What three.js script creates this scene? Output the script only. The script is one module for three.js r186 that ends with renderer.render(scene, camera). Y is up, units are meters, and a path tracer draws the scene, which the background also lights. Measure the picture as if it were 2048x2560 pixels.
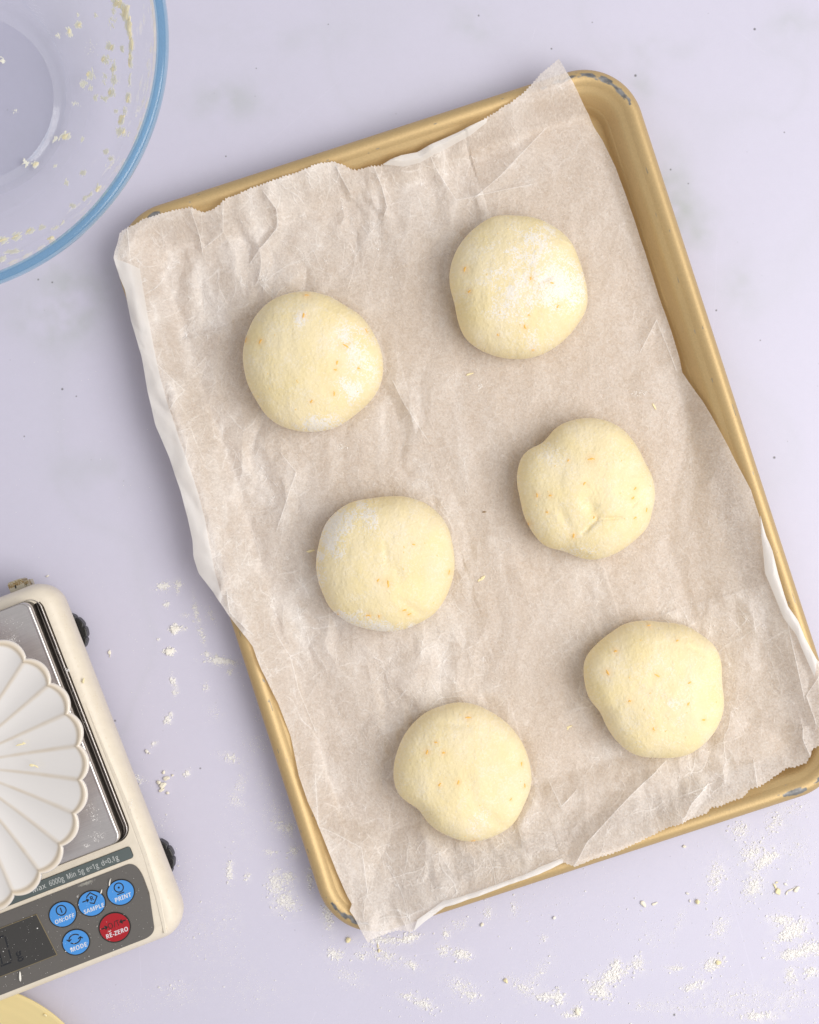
import * as THREE from 'three';
import { RectAreaLightUniformsLib } from 'three/addons/lights/RectAreaLightUniformsLib.js';
import { mergeGeometries, mergeVertices } from 'three/addons/utils/BufferGeometryUtils.js';

// ---------------------------------------------------------------- camera, light, exposure
const scene = new THREE.Scene();
const H = 1.0;                                   // camera height over the table (m)
const PX = 4080;                                 // photo pixels per metre at table height
const camera = new THREE.PerspectiveCamera(2 * Math.atan(1280 / PX / H) * 180 / Math.PI, 2048 / 2560, 0.05, 20);
camera.up.set(0, 0, -1);
camera.position.set(0, H, 0);
camera.lookAt(0, 0, 0);
scene.background = new THREE.Color(0.50, 0.49, 0.495);       // the even light of a pale room
RectAreaLightUniformsLib.init();
const win = new THREE.RectAreaLight(new THREE.Color(1.0, 0.965, 0.91), 4.7, 1.25, 1.05);   // big window to the right
win.name = 'window_light';
win.position.set(0.88, 1.24, 0.12);
win.lookAt(0.0, 0.0, 0.0);
scene.add(win);
const renderer = new THREE.WebGLRenderer({ antialias: true });
renderer.toneMapping = THREE.LinearToneMapping;
renderer.toneMappingExposure = 1.07;
renderer.shadowMap.enabled = true;

// ---------------------------------------------------------------- helpers
let seed = 12345;
const rnd = () => { seed = (seed + 0x6d2b79f5) | 0; let t = Math.imul(seed ^ (seed >>> 15), 1 | seed); t = (t + Math.imul(t ^ (t >>> 7), 61 | t)) ^ t; return ((t ^ (t >>> 14)) >>> 0) / 4294967296; };
const rr = (a, b) => a + (b - a) * rnd();
const gauss = () => (rnd() + rnd() + rnd() + rnd() - 2) * 0.87;
const clamp = (x, a = 0, b = 1) => Math.min(b, Math.max(a, x));
const lerp = (a, b, t) => a + (b - a) * t;
const sstep = (a, b, x) => { const t = clamp((x - a) / (b - a)); return t * t * (3 - 2 * t); };
function hash(i, j, k = 0) { let h = Math.imul(i, 374761393) ^ Math.imul(j, 668265263) ^ Math.imul(k, 2147483647 ^ 0x5bd1e995); h = Math.imul(h ^ (h >>> 13), 1274126177); h ^= h >>> 16; h = Math.imul(h, 0x85ebca6b); h ^= h >>> 13; return (h >>> 0) / 4294967296; }
function vnoise(x, y, k = 0) {
  const i = Math.floor(x), j = Math.floor(y), u = x - i, v = y - j, s = u * u * (3 - 2 * u), t = v * v * (3 - 2 * v);
  const a = hash(i, j, k), b = hash(i + 1, j, k), c = hash(i, j + 1, k), d = hash(i + 1, j + 1, k);
  return (a + (b - a) * s + (c - a) * t + (a - b - c + d) * s * t) * 2 - 1;
}
function fbm(x, y, o = 4, k = 0) { let s = 0, a = 0.5; for (let n = 0; n < o; n++, a *= 0.5) { s += a * vnoise(x, y, k + n * 17); x = x * 2.03 + 5.1; y = y * 2.03 - 3.7; } return s; }
function n3(x, y, z, k) { return (vnoise(x, y + z * 0.37, k) + vnoise(y + 9.1, z - x * 0.29, k + 3) + vnoise(z - 4.2, x + y * 0.31, k + 7)) / 3; }
const toS = (x) => { x = clamp(x); return 255 * (x <= 0.0031308 ? 12.92 * x : 1.055 * Math.pow(x, 1 / 2.4) - 0.055); };
function tex(w, h, fn, colour = true) {         // fn(x, y) -> linear rgb, or one number
  const d = new Uint8Array(w * h * 4);
  for (let y = 0; y < h; y++) for (let x = 0; x < w; x++) {
    const o = (y * w + x) * 4, c = fn(x, y);
    if (colour) { d[o] = toS(c[0]); d[o + 1] = toS(c[1]); d[o + 2] = toS(c[2]); } else d[o] = d[o + 1] = d[o + 2] = clamp(c) * 255;
    d[o + 3] = 255;
  }
  return dtex(d, w, h, colour);
}
function dtex(d, w, h, colour = true) {
  const t = new THREE.DataTexture(d, w, h); t.magFilter = t.minFilter = THREE.LinearFilter; t.wrapS = t.wrapT = THREE.MirroredRepeatWrapping;
  if (colour) t.colorSpace = THREE.SRGBColorSpace; t.needsUpdate = true; return t;
}
function canvasTex(w, h, draw) {
  const c = document.createElement('canvas'); c.width = w; c.height = h; const g = c.getContext('2d'); draw(g, w, h);
  const t = new THREE.CanvasTexture(c); t.colorSpace = THREE.SRGBColorSpace; t.magFilter = THREE.LinearFilter; return t;
}
const lin = (r, g, b) => new THREE.Color().setRGB(r, g, b);
const std = (c, rough, metal = 0, more = {}) => new THREE.MeshStandardMaterial({ color: c, roughness: rough, metalness: metal, side: THREE.DoubleSide, ...more });
const phys = (c, o) => new THREE.MeshPhysicalMaterial({ color: c, side: THREE.DoubleSide, ...o });
const used = {};
function numbered(n) { if (!(n in used)) { used[n] = 0; return n; } used[n]++; return n + '_' + String(used[n]).padStart(3, '0'); }
function mesh(name, geo, mat, parent) { const m = new THREE.Mesh(geo, mat); m.name = name; m.castShadow = m.receiveShadow = true; parent.add(m); return m; }
function thing(name, label, category, p = [0, 0, 0], turn = 0, group) {
  const o = new THREE.Group(); o.name = numbered(name); o.position.set(...p); o.rotation.y = turn; o.userData = { label, category };
  if (group) o.userData.group = group; scene.add(o); return o;
}
// photo pixel (2048 x 2560) seen at height h above the table -> plan position in metres
const at = (X, Y, h = 0) => [(X - 1024) / PX * (1 - h / H), (Y - 1280) / PX * (1 - h / H)];
function grid(nu, nv, fn, closeU = false) {     // fn(i, j) -> [x, y, z, u, v]
  const p = [], uv = [], idx = [], W = nu + 1;
  for (let j = 0; j <= nv; j++) for (let i = 0; i <= nu; i++) { const q = fn(i, j); p.push(q[0], q[1], q[2]); uv.push(q[3] ?? i / nu, q[4] ?? j / nv); }
  for (let j = 0; j < nv; j++) for (let i = 0; i < nu; i++) { const a = j * W + i; idx.push(a, a + W, a + 1, a + 1, a + W, a + W + 1); }
  const g = new THREE.BufferGeometry(); g.setAttribute('position', new THREE.Float32BufferAttribute(p, 3)); g.setAttribute('uv', new THREE.Float32BufferAttribute(uv, 2)); g.setIndex(idx);
  g.computeVertexNormals();
  if (closeU) { const n = g.attributes.normal; for (let j = 0; j <= nv; j++) { const a = j * W, b = a + nu, x = n.getX(a) + n.getX(b), y = n.getY(a) + n.getY(b), z = n.getZ(a) + n.getZ(b), l = Math.hypot(x, y, z) || 1; n.setXYZ(a, x / l, y / l, z / l); n.setXYZ(b, x / l, y / l, z / l); } }
  return g;
}
// a closed outline of a rounded rectangle: same count of points whatever its size
function rrect(a, b, r, ns, nc) {
  const pts = []; r = Math.min(r, a - 1e-4, b - 1e-4);
  const corner = (cx, cy, a0) => { for (let k = 0; k < nc; k++) { const t = a0 + (k / nc) * Math.PI / 2; pts.push([cx + r * Math.cos(t), cy + r * Math.sin(t)]); } };
  const line = (x0, y0, x1, y1) => { for (let k = 0; k < ns; k++) pts.push([lerp(x0, x1, k / ns), lerp(y0, y1, k / ns)]); };
  line(-a + r, -b, a - r, -b); corner(a - r, -b + r, -Math.PI / 2);
  line(a, -b + r, a, b - r); corner(a - r, b - r, 0);
  line(a - r, b, -a + r, b); corner(-a + r, b - r, Math.PI / 2);
  line(-a, b - r, -a, -b + r); corner(-a + r, -b + r, Math.PI);
  return pts;
}
function loft(rings, uOf, vOf) {               // rings: [{pts, y}] -> grid geometry
  const n = rings[0].pts.length;
  return grid(n, rings.length - 1, (i, j) => { const q = rings[j].pts[i % n]; return [q[0], rings[j].y, q[1], uOf ? uOf(i) : i / n, vOf ? vOf(j) : j / (rings.length - 1)]; }, true);
}
function cap(pts, y) {                          // a flat lid over an outline
  const s = new THREE.Shape(pts.map(([x, z]) => new THREE.Vector2(x, -z))); const g = new THREE.ShapeGeometry(s); g.rotateX(-Math.PI / 2); g.translate(0, y, 0); return g;
}

// ---------------------------------------------------------------- the table
// scattered flour: photo x, y, spread along and across, direction, number, size in mm
const HEAPS = [[1880, 2130, 34, 22, -0.7, 420, 0.36], [1790, 2190, 22, 40, 0.2, 420, 0.36], [1883, 2215, 22, 30, 0.4, 420, 0.38], [1915, 2150, 34, 14, -0.6, 480, 0.40], [1935, 2060, 20, 34, 0.4, 240, 0.36], [1850, 2075, 22, 20, 0, 220, 0.36], [1980, 2330, 40, 18, -0.5, 700, 0.42], [1955, 2300, 30, 14, 0, 300, 0.36], [2030, 2370, 34, 16, -0.1, 420, 0.40], [1985, 2386, 34, 12, -0.1, 420, 0.42], [1975, 2440, 14, 26, -0.2, 220, 0.36], [2030, 2430, 20, 12, 0, 160, 0.42],
  [1800, 2320, 22, 30, 0.5, 260, 0.36], [1780, 2410, 30, 16, -0.5, 260, 0.40], [1735, 2465, 30, 12, -0.2, 220, 0.40], [1690, 2420, 26, 10, 0, 110, 0.40], [1595, 2410, 16, 20, 0, 170, 0.40], [1530, 2440, 34, 18, -0.4, 520, 0.46], [1500, 2478, 30, 16, 0.5, 320, 0.44], [1540, 2412, 10, 14, 0, 120, 0.45], [1395, 2495, 14, 16, 0, 170, 0.5], [1365, 2492, 16, 10, 0, 130, 0.46], [1445, 2530, 12, 14, 0, 110, 0.5], [1418, 2538, 12, 8, 0, 70, 0.46], [1340, 2440, 60, 18, -0.9, 260, 0.32], [1310, 2470, 44, 16, 0.6, 260, 0.34], [1155, 2470, 46, 22, 0.5, 380, 0.36], [1180, 2490, 14, 8, 0, 60, 0.4], [1060, 2510, 26, 12, 0.3, 200, 0.40], [1020, 2490, 20, 10, 0, 110, 0.36],
  [1155, 2385, 22, 12, 0.3, 240, 0.44], [1110, 2378, 16, 14, 0.6, 120, 0.38], [1030, 2412, 16, 9, 0.3, 100, 0.36], [1115, 2335, 10, 12, 0, 70, 0.38], [1220, 2280, 12, 18, 0, 90, 0.36], [1150, 2310, 20, 16, 0, 90, 0.34], [1285, 2270, 10, 22, 0, 70, 0.34], [1025, 2345, 24, 8, -0.3, 260, 0.42], [965, 2350, 40, 10, 0, 260, 0.36], [905, 2390, 16, 10, 0, 60, 0.38], [838, 2385, 22, 14, 0.3, 200, 0.40], [960, 2390, 50, 18, 0.4, 320, 0.38], [870, 2440, 40, 20, 0.4, 160, 0.30], [1360, 2345, 8, 8, 0, 30, 0.4], [1700, 2300, 14, 30, 0.4, 90, 0.30], [1640, 2340, 50, 30, 0, 90, 0.26], [1850, 2500, 110, 40, 0, 900, 0.30], [1980, 2500, 60, 40, 0, 400, 0.32], [1700, 2520, 80, 24, 0, 240, 0.30], [1890, 2540, 40, 10, 0, 340, 0.36], [1620, 2515, 40, 16, 0, 120, 0.32], [2000, 2130, 40, 50, 0, 260, 0.30], [1990, 2020, 40, 26, -0.3, 160, 0.30],
  [725, 2070, 14, 18, 0, 120, 0.38], [703, 2065, 20, 16, 0.6, 110, 0.36], [690, 2210, 20, 30, 0, 420, 0.36], [715, 2255, 26, 24, 0.3, 460, 0.36], [720, 2192, 18, 12, 0, 160, 0.36], [775, 2200, 10, 30, 0, 130, 0.34], [820, 2290, 12, 34, -0.1, 260, 0.36], [575, 2178, 8, 26, 0, 190, 0.38], [618, 2190, 8, 14, 0, 50, 0.36], [675, 2130, 16, 8, 0, 70, 0.36], [735, 2128, 12, 12, 0, 90, 0.36], [590, 2000, 26, 16, 0.5, 110, 0.36], [577, 1895, 26, 10, 0.3, 130, 0.36], [600, 1960, 14, 24, 0.3, 80, 0.34], [690, 2030, 30, 30, 0, 120, 0.28], [556, 1653, 32, 7, 0.08, 380, 0.42], [518, 1636, 6, 7, 0, 40, 0.44], [540, 1640, 5, 6, 0, 22, 0.40], [573, 1680, 9, 6, -0.6, 40, 0.38], [490, 1530, 6, 26, -0.15, 120, 0.36], [505, 1585, 6, 22, -0.3, 70, 0.36], [527, 1535, 10, 20, -0.3, 50, 0.34], [465, 1538, 9, 5, 0, 26, 0.42],
  [408, 1465, 16, 8, -0.3, 190, 0.40], [447, 1462, 7, 9, 0, 80, 0.40], [444, 1480, 3, 6, 0, 12, 0.38], [436, 1573, 10, 8, 0, 260, 0.5], [462, 1573, 5, 4, 0, 22, 0.4], [424, 1629, 11, 7, 0, 240, 0.5], [416, 1511, 6, 6, 0, 60, 0.46], [433, 1703, 6, 14, -0.4, 90, 0.40], [437, 1730, 6, 8, 0, 40, 0.38], [420, 1800, 9, 8, -0.6, 70, 0.46], [396, 1598, 3, 3, 0, 8, 0.4], [428, 1785, 4, 4, 0, 16, 0.42], [385, 1858, 8, 4, -0.4, 34, 0.40], [345, 1948, 14, 8, 0.3, 60, 0.42], [468, 1933, 6, 8, 0.4, 40, 0.42], [515, 1720, 8, 14, 0.2, 40, 0.34], [538, 1780, 20, 20, 0, 40, 0.30], [640, 1860, 40, 30, 0, 90, 0.28], [650, 1770, 20, 40, 0, 50, 0.28], [660, 1950, 40, 40, 0, 90, 0.26],
  [450, 2210, 50, 60, 0, 60, 0.32], [480, 2330, 50, 60, 0, 120, 0.34], [440, 2480, 60, 40, 0, 170, 0.36], [560, 2400, 80, 80, 0, 160, 0.30], [300, 2510, 60, 30, 0, 60, 0.32], [640, 2480, 90, 50, 0, 200, 0.28], [560, 2290, 60, 50, 0, 140, 0.28], [600, 2080, 60, 60, 0, 120, 0.26], [400, 2060, 30, 20, 0, 30, 0.30]];
const SMUDGE = [[1180, 60, 60, 40, 0.5], [570, 250, 110, 50, 0.6], [1655, 480, 60, 110, 0.8], [1700, 520, 40, 60, 0.5], [1760, 580, 45, 60, 0.7], [180, 720, 120, 90, 0.55], [140, 800, 90, 70, 0.6], [1990, 70, 60, 50, 0.5],
  [1605, 190, 30, 60, 0.5], [300, 2060, 60, 200, 0.25], [1640, 120, 120, 30, 0.35], [1850, 720, 40, 90, 0.4], [700, 90, 200, 40, 0.25], [230, 1180, 110, 60, 0.3]];
const SPECK = [[1886, 72, 3.0], [1378, 121, 2], [1196, 38, 2], [155, 972, 2.6], [1935, 1143, 3], [287, 1801, 2.2], [1588, 188, 3], [564, 390, 1.8], [1676, 423, 2], [1720, 458, 1.6], [1900, 850, 1.5], [60, 1090, 1.6], [500, 1920, 2],
  [1685, 2536, 3.2], [190, 990, 1.6], [95, 698, 2], [130, 705, 2], [1790, 775, 2.2], [1960, 330, 1.6], [640, 170, 1.3], [820, 60, 1.3], [1480, 55, 1.3]];
{
  const N = 2048, S = 0.86, img = new Uint8Array(N * N * 4);
  const px2t = (X, Y) => { const [x, z] = at(X, Y); return [(x / S + 0.5) * N, (z / S + 0.5) * N]; }, k = N / S / PX;
  const sm = SMUDGE.map(([X, Y, a, b, s]) => [...px2t(X, Y), a * k, b * k, s]);
  const sc = []; for (let n = 0; n < 46; n++) { const a = rr(0, 6.28), L = rr(20, 260), x = rr(0, N), y = rr(0, N); sc.push([x, y, x + Math.cos(a) * L, y + Math.sin(a) * L, rr(0.01, 0.03)]); }
  for (let y = 0; y < N; y++) for (let x = 0; x < N; x++) {
    const X = x / N, Y = y / N, wx = fbm(X * 5, Y * 5, 3, 5) * 0.35, wy = fbm(X * 5 + 7, Y * 5, 3, 9) * 0.35;
    const cloud = fbm((X + wx) * 3.2, (Y + wy) * 3.2, 4, 1), fine = fbm(X * 240, Y * 240, 2, 31), tiny = hash(x, y, 3) - 0.5;
    let g = 1 + cloud * 0.035 + fine * 0.012 + tiny * 0.022, veins = 0;
    for (const q of sm) { const dx = (x - q[0]) / q[2], dy = (y - q[1]) / q[3], d = dx * dx + dy * dy; if (d < 6) veins += 1.4 * q[4] * Math.exp(-d) * clamp(0.55 + 1.1 * fbm(X * 60, Y * 60, 3, 77)); }
    const vein = Math.pow(clamp(1 - Math.abs(fbm((X + wx) * 2.1 + 3, (Y + wy) * 2.1, 4, 41)) * 7), 3) * 0.16; veins += vein;
    const o = (y * N + x) * 4;
    img[o] = toS(0.628 * g - veins * 0.11); img[o + 1] = toS(0.612 * g - veins * 0.08); img[o + 2] = toS(0.745 * g - veins * 0.16); img[o + 3] = 255;
  }
  const dot = (X, Y, r, dark) => { const [cx, cy] = px2t(X, Y), R = r * k; for (let y = Math.floor(cy - R - 1); y <= cy + R + 1; y++) for (let x = Math.floor(cx - R - 1); x <= cx + R + 1; x++) { if (x < 0 || y < 0 || x >= N || y >= N) continue; const w = clamp(R + 0.5 - Math.hypot(x - cx, y - cy)) * dark, o = (y * N + x) * 4; for (let c = 0; c < 3; c++) img[o + c] = lerp(img[o + c], 62, w); } };
  for (const [X, Y, r] of SPECK) dot(X, Y, r * 0.95, 0.6);
  for (let n = 0; n < 90; n++) dot(rr(0, 2048), rr(0, 2560), rr(0.8, 1.3), rr(0.08, 0.3));
  for (const [x0, y0, x1, y1, s] of sc) { const L = Math.hypot(x1 - x0, y1 - y0); for (let t = 0; t < L; t++) { const x = Math.round(lerp(x0, x1, t / L) + Math.sin(t * 0.01) * 6), y = Math.round(lerp(y0, y1, t / L)); if (x < 0 || y < 0 || x >= N || y >= N) continue; const o = (y * N + x) * 4; for (let c = 0; c < 3; c++) img[o + c] = Math.min(255, img[o + c] + s * 255); } }
  for (const [X, Y, sx, sy, dir, n] of HEAPS) { // the thin film of flour round each heap
    const [cx, cy] = px2t(X, Y), r = Math.max(sx, sy) * 3 * k, c = Math.cos(dir), d = Math.sin(dir), amt = 0.46 * clamp(n / (sx * sy) * 1.2 + 0.1);
    for (let y = Math.max(0, Math.floor(cy - r)); y < Math.min(N, cy + r); y++) for (let x = Math.max(0, Math.floor(cx - r)); x < Math.min(N, cx + r); x++) { const a = ((x - cx) * c + (y - cy) * d) / (sx * k), b = ((y - cy) * c - (x - cx) * d) / (sy * k), q = a * a + b * b; if (q > 9) continue; const w = amt * Math.exp(-q * 0.45) * clamp(0.35 + 1.5 * fbm(x * 0.16, y * 0.16, 3, 150) + 0.5 * (hash(x, y, 19) - 0.5)), o = (y * N + x) * 4; img[o] = lerp(img[o], 240, w); img[o + 1] = lerp(img[o + 1], 238, w); img[o + 2] = lerp(img[o + 2], 238, w); }
  }
  const map = dtex(img, N, N);
  const g = new THREE.BoxGeometry(1.72, 0.03, 1.72, 1, 1, 1); g.translate(0, -0.015, 0);
  const pos = g.attributes.position, uv = g.attributes.uv; for (let i = 0; i < pos.count; i++) uv.setXY(i, pos.getX(i) / S + 0.5, pos.getZ(i) / S + 0.5);
  const t = mesh('tabletop', g, std(lin(1, 1, 1), 0.52, 0, { map }), scene);
  t.userData = { kind: 'structure', label: 'pale lavender marble tabletop with faint grey smudges and dark specks' };
}

// ---------------------------------------------------------------- the baking tray
const TA = 0.1645, TB = 0.2285, TR = 0.036, TT = 18.0 * Math.PI / 180, TX = 0.04215, TZ = -0.0068;
const toTray = (x, z) => { const dx = x - TX, dz = z - TZ; return [dx * Math.cos(TT) - dz * Math.sin(TT), dx * Math.sin(TT) + dz * Math.cos(TT)]; };
const fromTray = (u, v) => [TX + u * Math.cos(TT) + v * Math.sin(TT), TZ - u * Math.sin(TT) + v * Math.cos(TT)];
const inside = (u, v) => { const qx = Math.abs(u) - TA + TR, qy = Math.abs(v) - TB + TR; return -(Math.hypot(Math.max(qx, 0), Math.max(qy, 0)) + Math.min(Math.max(qx, qy), 0) - TR); };
// profile of the tray from the middle of its floor over the rolled rim and down its outside: [inset, height]
const PROF = [[0.06, 0.0010], [0.0300, 0.0010], [0.0262, 0.0012], [0.0238, 0.0018], [0.0220, 0.0034], [0.0206, 0.0060], [0.0190, 0.0100], [0.0172, 0.0146], [0.0158, 0.0182], [0.0146, 0.0203], [0.0132, 0.0213], [0.0118, 0.0222],
  [0.0106, 0.0230], [0.0096, 0.0239], [0.0084, 0.0249], [0.0070, 0.0255], [0.0054, 0.0258], [0.0038, 0.0255], [0.0024, 0.0246], [0.0012, 0.0232], [0.0004, 0.0214], [0.0001, 0.0196], [0.0003, 0.0178], [0.0012, 0.0162], [0.0028, 0.0150], [0.0060, 0.0148],
  [0.0120, 0.0152], [0.0175, 0.0130], [0.0200, 0.0080], [0.0222, 0.0030], [0.0255, 0.0004], [0.0300, 0.0002]];
function trayTop(d) { if (d <= 0.0054) return d < 0 ? -1 : 0.0258; for (let k = 1; k < 17; k++) if (d >= PROF[k][0]) { const t = (d - PROF[k][0]) / (PROF[k - 1][0] - PROF[k][0]); return lerp(PROF[k][1], PROF[k - 1][1], clamp(t)); } return 0.0258; }
{
  const ns = 26, nc = 22, rings = PROF.map(([d, y]) => ({ pts: rrect(TA - d, TB - d, Math.max(TR - d, 0.004), ns, nc), y }));
  const o = rrect(TA, TB, TR, ns, nc), s = [0]; for (let i = 1; i <= o.length; i++) s.push(s[i - 1] + Math.hypot(o[i % o.length][0] - o[i - 1][0], o[i % o.length][1] - o[i - 1][1]));
  const L = s[o.length], q = [0]; for (let k = 1; k < PROF.length; k++) q.push(q[k - 1] + Math.hypot(PROF[k][0] - PROF[k - 1][0], PROF[k][1] - PROF[k - 1][1]));
  const Q = q[q.length - 1], W = 2048, Hh = 256, vCrest = q[16] / Q;
  const cornerU = (n, t) => s[ns * (n + 1) + nc * n + Math.round(t * nc)] / L;     // corner 0 = far right, 1 = near right, 2 = near left, 3 = far left
  const CH = [[cornerU(0, 0.0) - 0.012, cornerU(0, 1) - 0.004, 0.0, 0.016, 0.62], [cornerU(3, 0.84), cornerU(3, 0.985), -0.004, 0.016, 0.95], [cornerU(3, 0.1), cornerU(3, 0.2), 0.0, 0.01, 0.5], [cornerU(2, 0.28), cornerU(2, 0.8), 0.0, 0.013, 0.75], [cornerU(1, 0.90), cornerU(1, 0.99) + 0.007, 0.004, 0.016, 0.95], [cornerU(1, 0.64), cornerU(1, 0.80), 0.0, 0.013, 0.7]];
  const chip = (x, y) => {
    const u = x / W, v = y / Hh; let c = 0;
    for (const [a, b, dv, w, dens] of CH) { if (u < a || u > b) continue; const e = Math.min(1, Math.min(u - a, b - u) / 0.006), d = Math.abs(v - vCrest - dv + 0.006 * vnoise(x * 0.05, 3, 8)) / (w * (0.5 + 0.5 * e)); c = Math.max(c, clamp((dens - d * 0.55 + fbm(x * 0.16, y * 0.22, 3, 60) * 0.85) * 5 - 1.2)); }
    const small = clamp((vnoise(x * 0.12, y * 0.5, 90) - 0.93) * 30) * (Math.abs(v - vCrest) < 0.06 ? 0.8 : 0);
    return Math.max(c, small);
  };
  const map = tex(W, Hh, (x, y) => {
    const g = 1 + 0.10 * (hash(x, y, 5) - 0.5) + 0.05 * fbm(x * 0.02, y * 0.03, 3, 20), c = chip(x, y), k = 0.12 + 0.17 * clamp(0.5 + fbm(x * 0.3, y * 0.3, 2, 4));
    return [lerp(0.56 * g, k, c), lerp(0.405 * g, k, c), lerp(0.20 * g, k * 1.02, c)];
  });
  map.wrapS = map.wrapT = THREE.RepeatWrapping;
  const bump = tex(1024, 256, (x, y) => 0.5 + 0.5 * (hash(x, y, 15) - 0.5) + 0.2 * vnoise(x * 0.4, y * 0.4, 6), false); bump.wrapS = bump.wrapT = THREE.RepeatWrapping; bump.repeat.set(6, 1);
  const gold = std(lin(1, 1, 1), 0.48, 0.40, { map, bumpMap: bump, bumpScale: 0.00006 });
  const tray = thing('baking_tray', 'champagne gold metal baking tray with chipped corners, lined with parchment', 'baking tray', [TX, 0, TZ], TT);
  const uO = (i) => s[i] / L, part = (a, b) => loft(rings.slice(a, b + 1), uO, (j) => q[a + j] / Q);
  const pan = mergeGeometries([part(0, 12), (() => { const g = cap(rings[0].pts, PROF[0][1]); const uv = g.attributes.uv; for (let i = 0; i < uv.count; i++) uv.setXY(i, 0.3 + g.attributes.position.getX(i) * 2, 0.02); return g; })(), part(26, PROF.length - 1)]);
  mesh('pan', pan, gold, tray);
  mesh('rolled_rim', part(12, 26), gold, tray);
}

// ---------------------------------------------------------------- the baking paper
const tri = (x, y, k) => {                     // piecewise linear over a triangular net: [height, distance to the nearest net edge]
  const F = 0.3660254, G = 0.2113249, s = (x + y) * F, i = Math.floor(x + s), j = Math.floor(y + s), t = (i + j) * G, x0 = x - i + t, y0 = y - j + t, a = x0 > y0 ? 1 : 0;
  const u = x0 + (x0 + y0) * F, v = y0 + (x0 + y0) * F, l0 = 1 - Math.max(u, v), l2 = Math.min(u, v), l1 = 1 - l0 - l2;
  const e = [l0, l1, l2], q = [hash(i, j, k), hash(i + a, j + 1 - a, k), hash(i + 1, j + 1, k)];
  return [q[0] * l0 + q[1] * l1 + q[2] * l2 - 0.5, Math.min(l0, l1, l2), e];
};
const crumpleAt = (u, v) => clamp(0.45 + 0.9 * fbm(u * 14 + 3, v * 9, 3, 201) + (u < -0.02 ? 0.25 : 0) - (u > 0.06 && v < 0.1 ? 0.3 : 0) + (v < -0.15 && u < 0.06 ? 0.35 : 0), 0.30, 1.1);
function crumple(u, v) {
  const wx = 0.014 * fbm(u * 30, v * 30, 3, 210), wy = 0.014 * fbm(u * 30 + 9, v * 30, 3, 220), x = u + wx, y = v + wy;
  const a = tri((x * 0.94 + y * 0.34) / 0.030, (y * 0.94 - x * 0.34) / 0.052, 230), b = tri((x * 0.94 + y * 0.20) / 0.012, (y * 0.94 - x * 0.20) / 0.026, 240), m = crumpleAt(u, v);
  const e = tri((x * 0.97 - y * 0.12) / 0.0062, (y * 0.97 + x * 0.12) / 0.0115, 245);
  return { h: m * (0.0056 * a[0] + 0.0056 * b[0] + 0.0024 * e[0] * m), a, b, m, e };
}
// folds that the photograph shows: pixels along the crest, height, half widths on the left and right of the walking direction
const FOLDS = [[[[490, 540], [500, 590], [506, 632]], 0.0035, 0.010, 0.006], [[[572, 494], [560, 585], [508, 620]], 0.0040, 0.004, 0.013], [[[665, 495], [694, 530], [695, 568], [625, 655]], 0.0028, 0.007, 0.004], [[[842, 432], [862, 465], [880, 492]], 0.0040, 0.011, 0.004],
  [[[935, 428], [955, 470], [968, 520], [958, 545]], 0.0030, 0.008, 0.004], [[[960, 414], [1008, 419], [1050, 409], [1088, 387], [1143, 359], [1213, 315]], 0.0060, 0.0055, 0.012], [[[1365, 320], [1250, 440], [1180, 500]], 0.0024, 0.012, 0.012], [[[1060, 380], [1140, 500], [1330, 460]], 0.0015, 0.006, 0.006],
  [[[1420, 2150], [1460, 2085], [1560, 1990], [1660, 1900]], 0.0034, 0.007, 0.014], [[[1674, 2062], [1716, 1995], [1760, 1950]], 0.0034, 0.010, 0.005], [[[1871, 1890], [1876, 1972]], 0.0034, 0.004, 0.012], [[[1990, 1805], [1991, 1840], [2017, 1907]], 0.0036, 0.005, 0.012],
  [[[2028, 1664], [1995, 1730], [2020, 1800]], 0.0026, 0.007, 0.007], [[[1947, 1550], [1968, 1643], [1993, 1747]], 0.0030, 0.012, 0.010], [[[1900, 1300], [1910, 1432], [1957, 1546], [1990, 1590], [2034, 1690]], 0.0045, 0.009, 0.016], [[[790, 1930], [800, 2050], [905, 2110], [920, 2215]], 0.0020, 0.010, 0.008],
  [[[690, 1585], [725, 1640], [745, 1720], [790, 1830]], 0.0028, 0.012, 0.008], [[[577, 1470], [584, 1525], [640, 1580]], 0.0030, 0.008, 0.008], [[[345, 860], [470, 980], [420, 1060]], 0.0016, 0.010, 0.010], [[[980, 950], [1010, 1010], [1075, 1110]], 0.0018, 0.006, 0.006], [[[700, 1130], [740, 1180], [690, 1330]], 0.0018, 0.008, 0.008],
  [[[1105, 2248], [1155, 2238], [1262, 2200], [1340, 2172], [1405, 2142]], 0.0040, 0.012, 0.0050], [[[330, 560], [345, 700], [372, 860], [420, 1010], [490, 1180]], 0.0012, 0.010, 0.010], [[[1690, 925], [1640, 800], [1600, 880]], 0.0020, 0.008, 0.008], [[[1370, 1950], [1400, 2010], [1440, 1970]], 0.0022, 0.007, 0.007]]
  .map(([p, a, wl, wr]) => ({ p: p.map(([X, Y]) => toTray(...at(X, Y, 0.006))), a, wl, wr }));
for (const f of FOLDS) { const xs = f.p.map((q) => q[0]), ys = f.p.map((q) => q[1]), w = Math.max(f.wl, f.wr); f.box = [Math.min(...xs) - w, Math.max(...xs) + w, Math.min(...ys) - w, Math.max(...ys) + w]; }
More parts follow.
